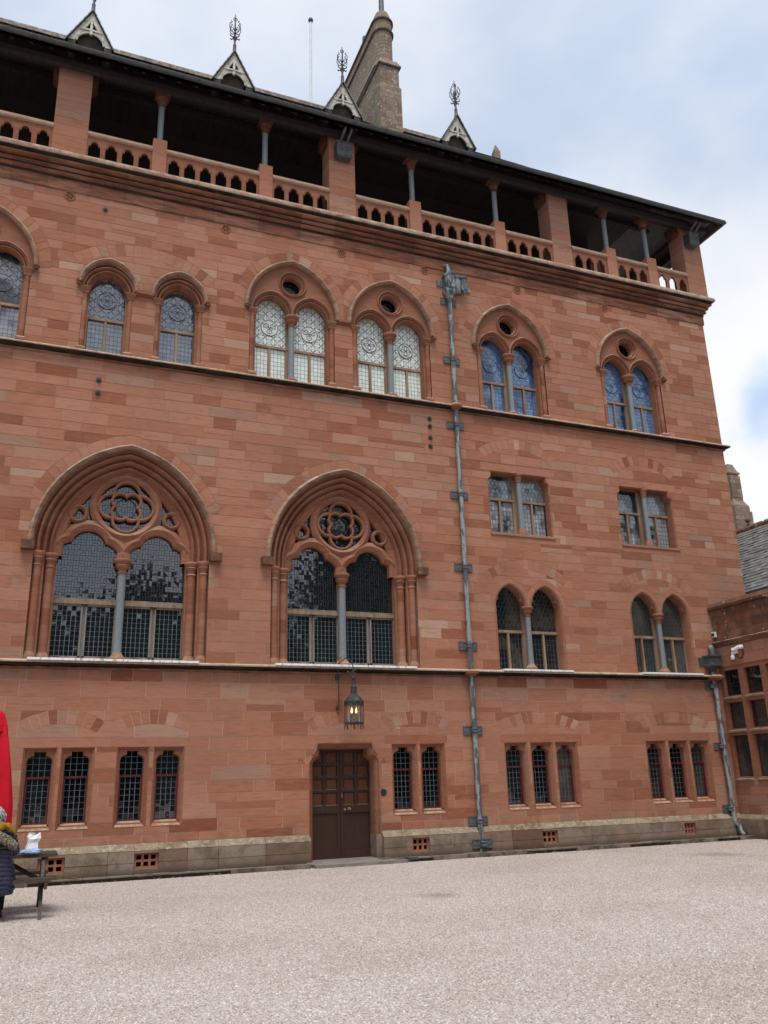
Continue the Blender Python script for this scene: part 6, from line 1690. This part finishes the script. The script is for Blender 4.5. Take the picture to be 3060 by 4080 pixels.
def crumple(mb, cx, cy, cz, rx, ry, rz, seed, n=14, m=9):
    rs = random.Random(seed); rows = []
    for j in range(m + 1):
        t = math.pi * j / m
        rows.append([(cx + rx * math.sin(t) * math.cos(a) * rs.uniform(.72, 1.15), cy + ry * math.sin(t) * math.sin(a) * rs.uniform(.75, 1.1), max(.001, cz + rz * math.cos(t) * rs.uniform(.8, 1.1))) for a in (2 * math.pi * i / n for i in range(n))])
    for j in range(m): mb.add(rows[j] + rows[j + 1], [(i, (i + 1) % n, n + (i + 1) % n, n + i) for i in range(n)])
bg_ = thing('paper_bag', 'crumpled white paper bag standing on the table beside the seated person', 'paper bag', (.15, -5.0, .705))
m_ = MB(); rs = random.Random(3); rows = []
for zz_, r_ in ((.0, .085), (.08, .095), (.16, .085), (.24, .10), (.29, .075)):
    rows.append([(r_ * (1.15 if k % 2 else .82) * math.cos(R(45 * k + 10)) * rs.uniform(.85, 1.15) + zz_ * .15, r_ * .55 * math.sin(R(45 * k + 10)) * rs.uniform(.8, 1.2), zz_ + (rs.uniform(-.03, .02) if zz_ > .2 else 0)) for k in range(8)])
for j in range(4): m_.add(rows[j] + rows[j + 1], [(i, (i + 1) % 8, 8 + (i + 1) % 8, 8 + i) for i in range(8)])
m_.add(rows[0], [tuple(range(8))[::-1]]); m_.build('bag', 'paper_white', bg_)
cl_ = thing('folded_cloth', 'pale blue folded cloth lying on the table end beside the white bag', 'cloth', (.16, -5.03, .703)); m_ = MB(); crumple(m_, .01, -.02, .035, .16, .07, .045, 5); m_.build('cloth', 'blue_cloth', cl_)

# ================================================================= TREE LINE ACROSS THE YARD (behind the camera, seen in the glass)
tl = MB(); rs = random.Random(40)
for k in range(17):
    tx, ty, H = -52 + k * 8 + rs.uniform(-2, 2), -62 + rs.uniform(-5, 5), rs.uniform(19.5, 21.5) + (8 if k > 9 else 0) - (2.5 if k == 7 else 0)  # heights set to darken the reflections window by window
    tl.tube([(tx, ty, -.2), (tx, ty, H * .4), (tx + .5, ty, H * .8)], [.5, .4, .15], 7, .0)
    for _ in range(260):  # dark backing added to block sky gaps in the reflections
        c = Vector((tx + rs.uniform(-6, 6), ty + 3 + rs.uniform(-2, 2), rs.uniform(0, H * .78))); d1 = Vector((rs.uniform(-1, 1), rs.uniform(-.3, .3), rs.uniform(-1, 1))).normalized() * rs.uniform(1.6, 2.4); d2 = d1.cross(Vector((rs.uniform(-.3, .3), 1, rs.uniform(-.3, .3))))
        tl.add([c - d1, c + d2, c + d1, c - d2 * .8], [(0, 1, 2, 3)], rs.random() * .5)
    for _ in range(620):
        a, t = rs.uniform(0, 6.28), rs.uniform(0, 1) ** .8; r_ = H * .34 * math.sqrt(rs.random()) * (1 - abs(t - .35) * .85)
        c = Vector((tx + r_ * math.cos(a), ty + r_ * math.sin(a), H * (.04 + .98 * t))); s_ = rs.uniform(.6, 1.4) * (1.2 - .5 * t)
        d1 = Vector((rs.gauss(0, 1), rs.gauss(0, 1), rs.gauss(0, 1))).normalized(); d2 = d1.cross(Vector((rs.gauss(0, 1), rs.gauss(0, 1), rs.gauss(0, 1)))).normalized()
        tl.add([c - d1 * s_, c + d2 * s_, c + d1 * s_, c - d2 * s_ * .6], [(0, 1, 2, 3)], rs.random())
o = tl.build('far_trees', 'leaf', kind='stuff'); o['label'] = 'loose line of green trees across the courtyard, mirrored in the window glass'
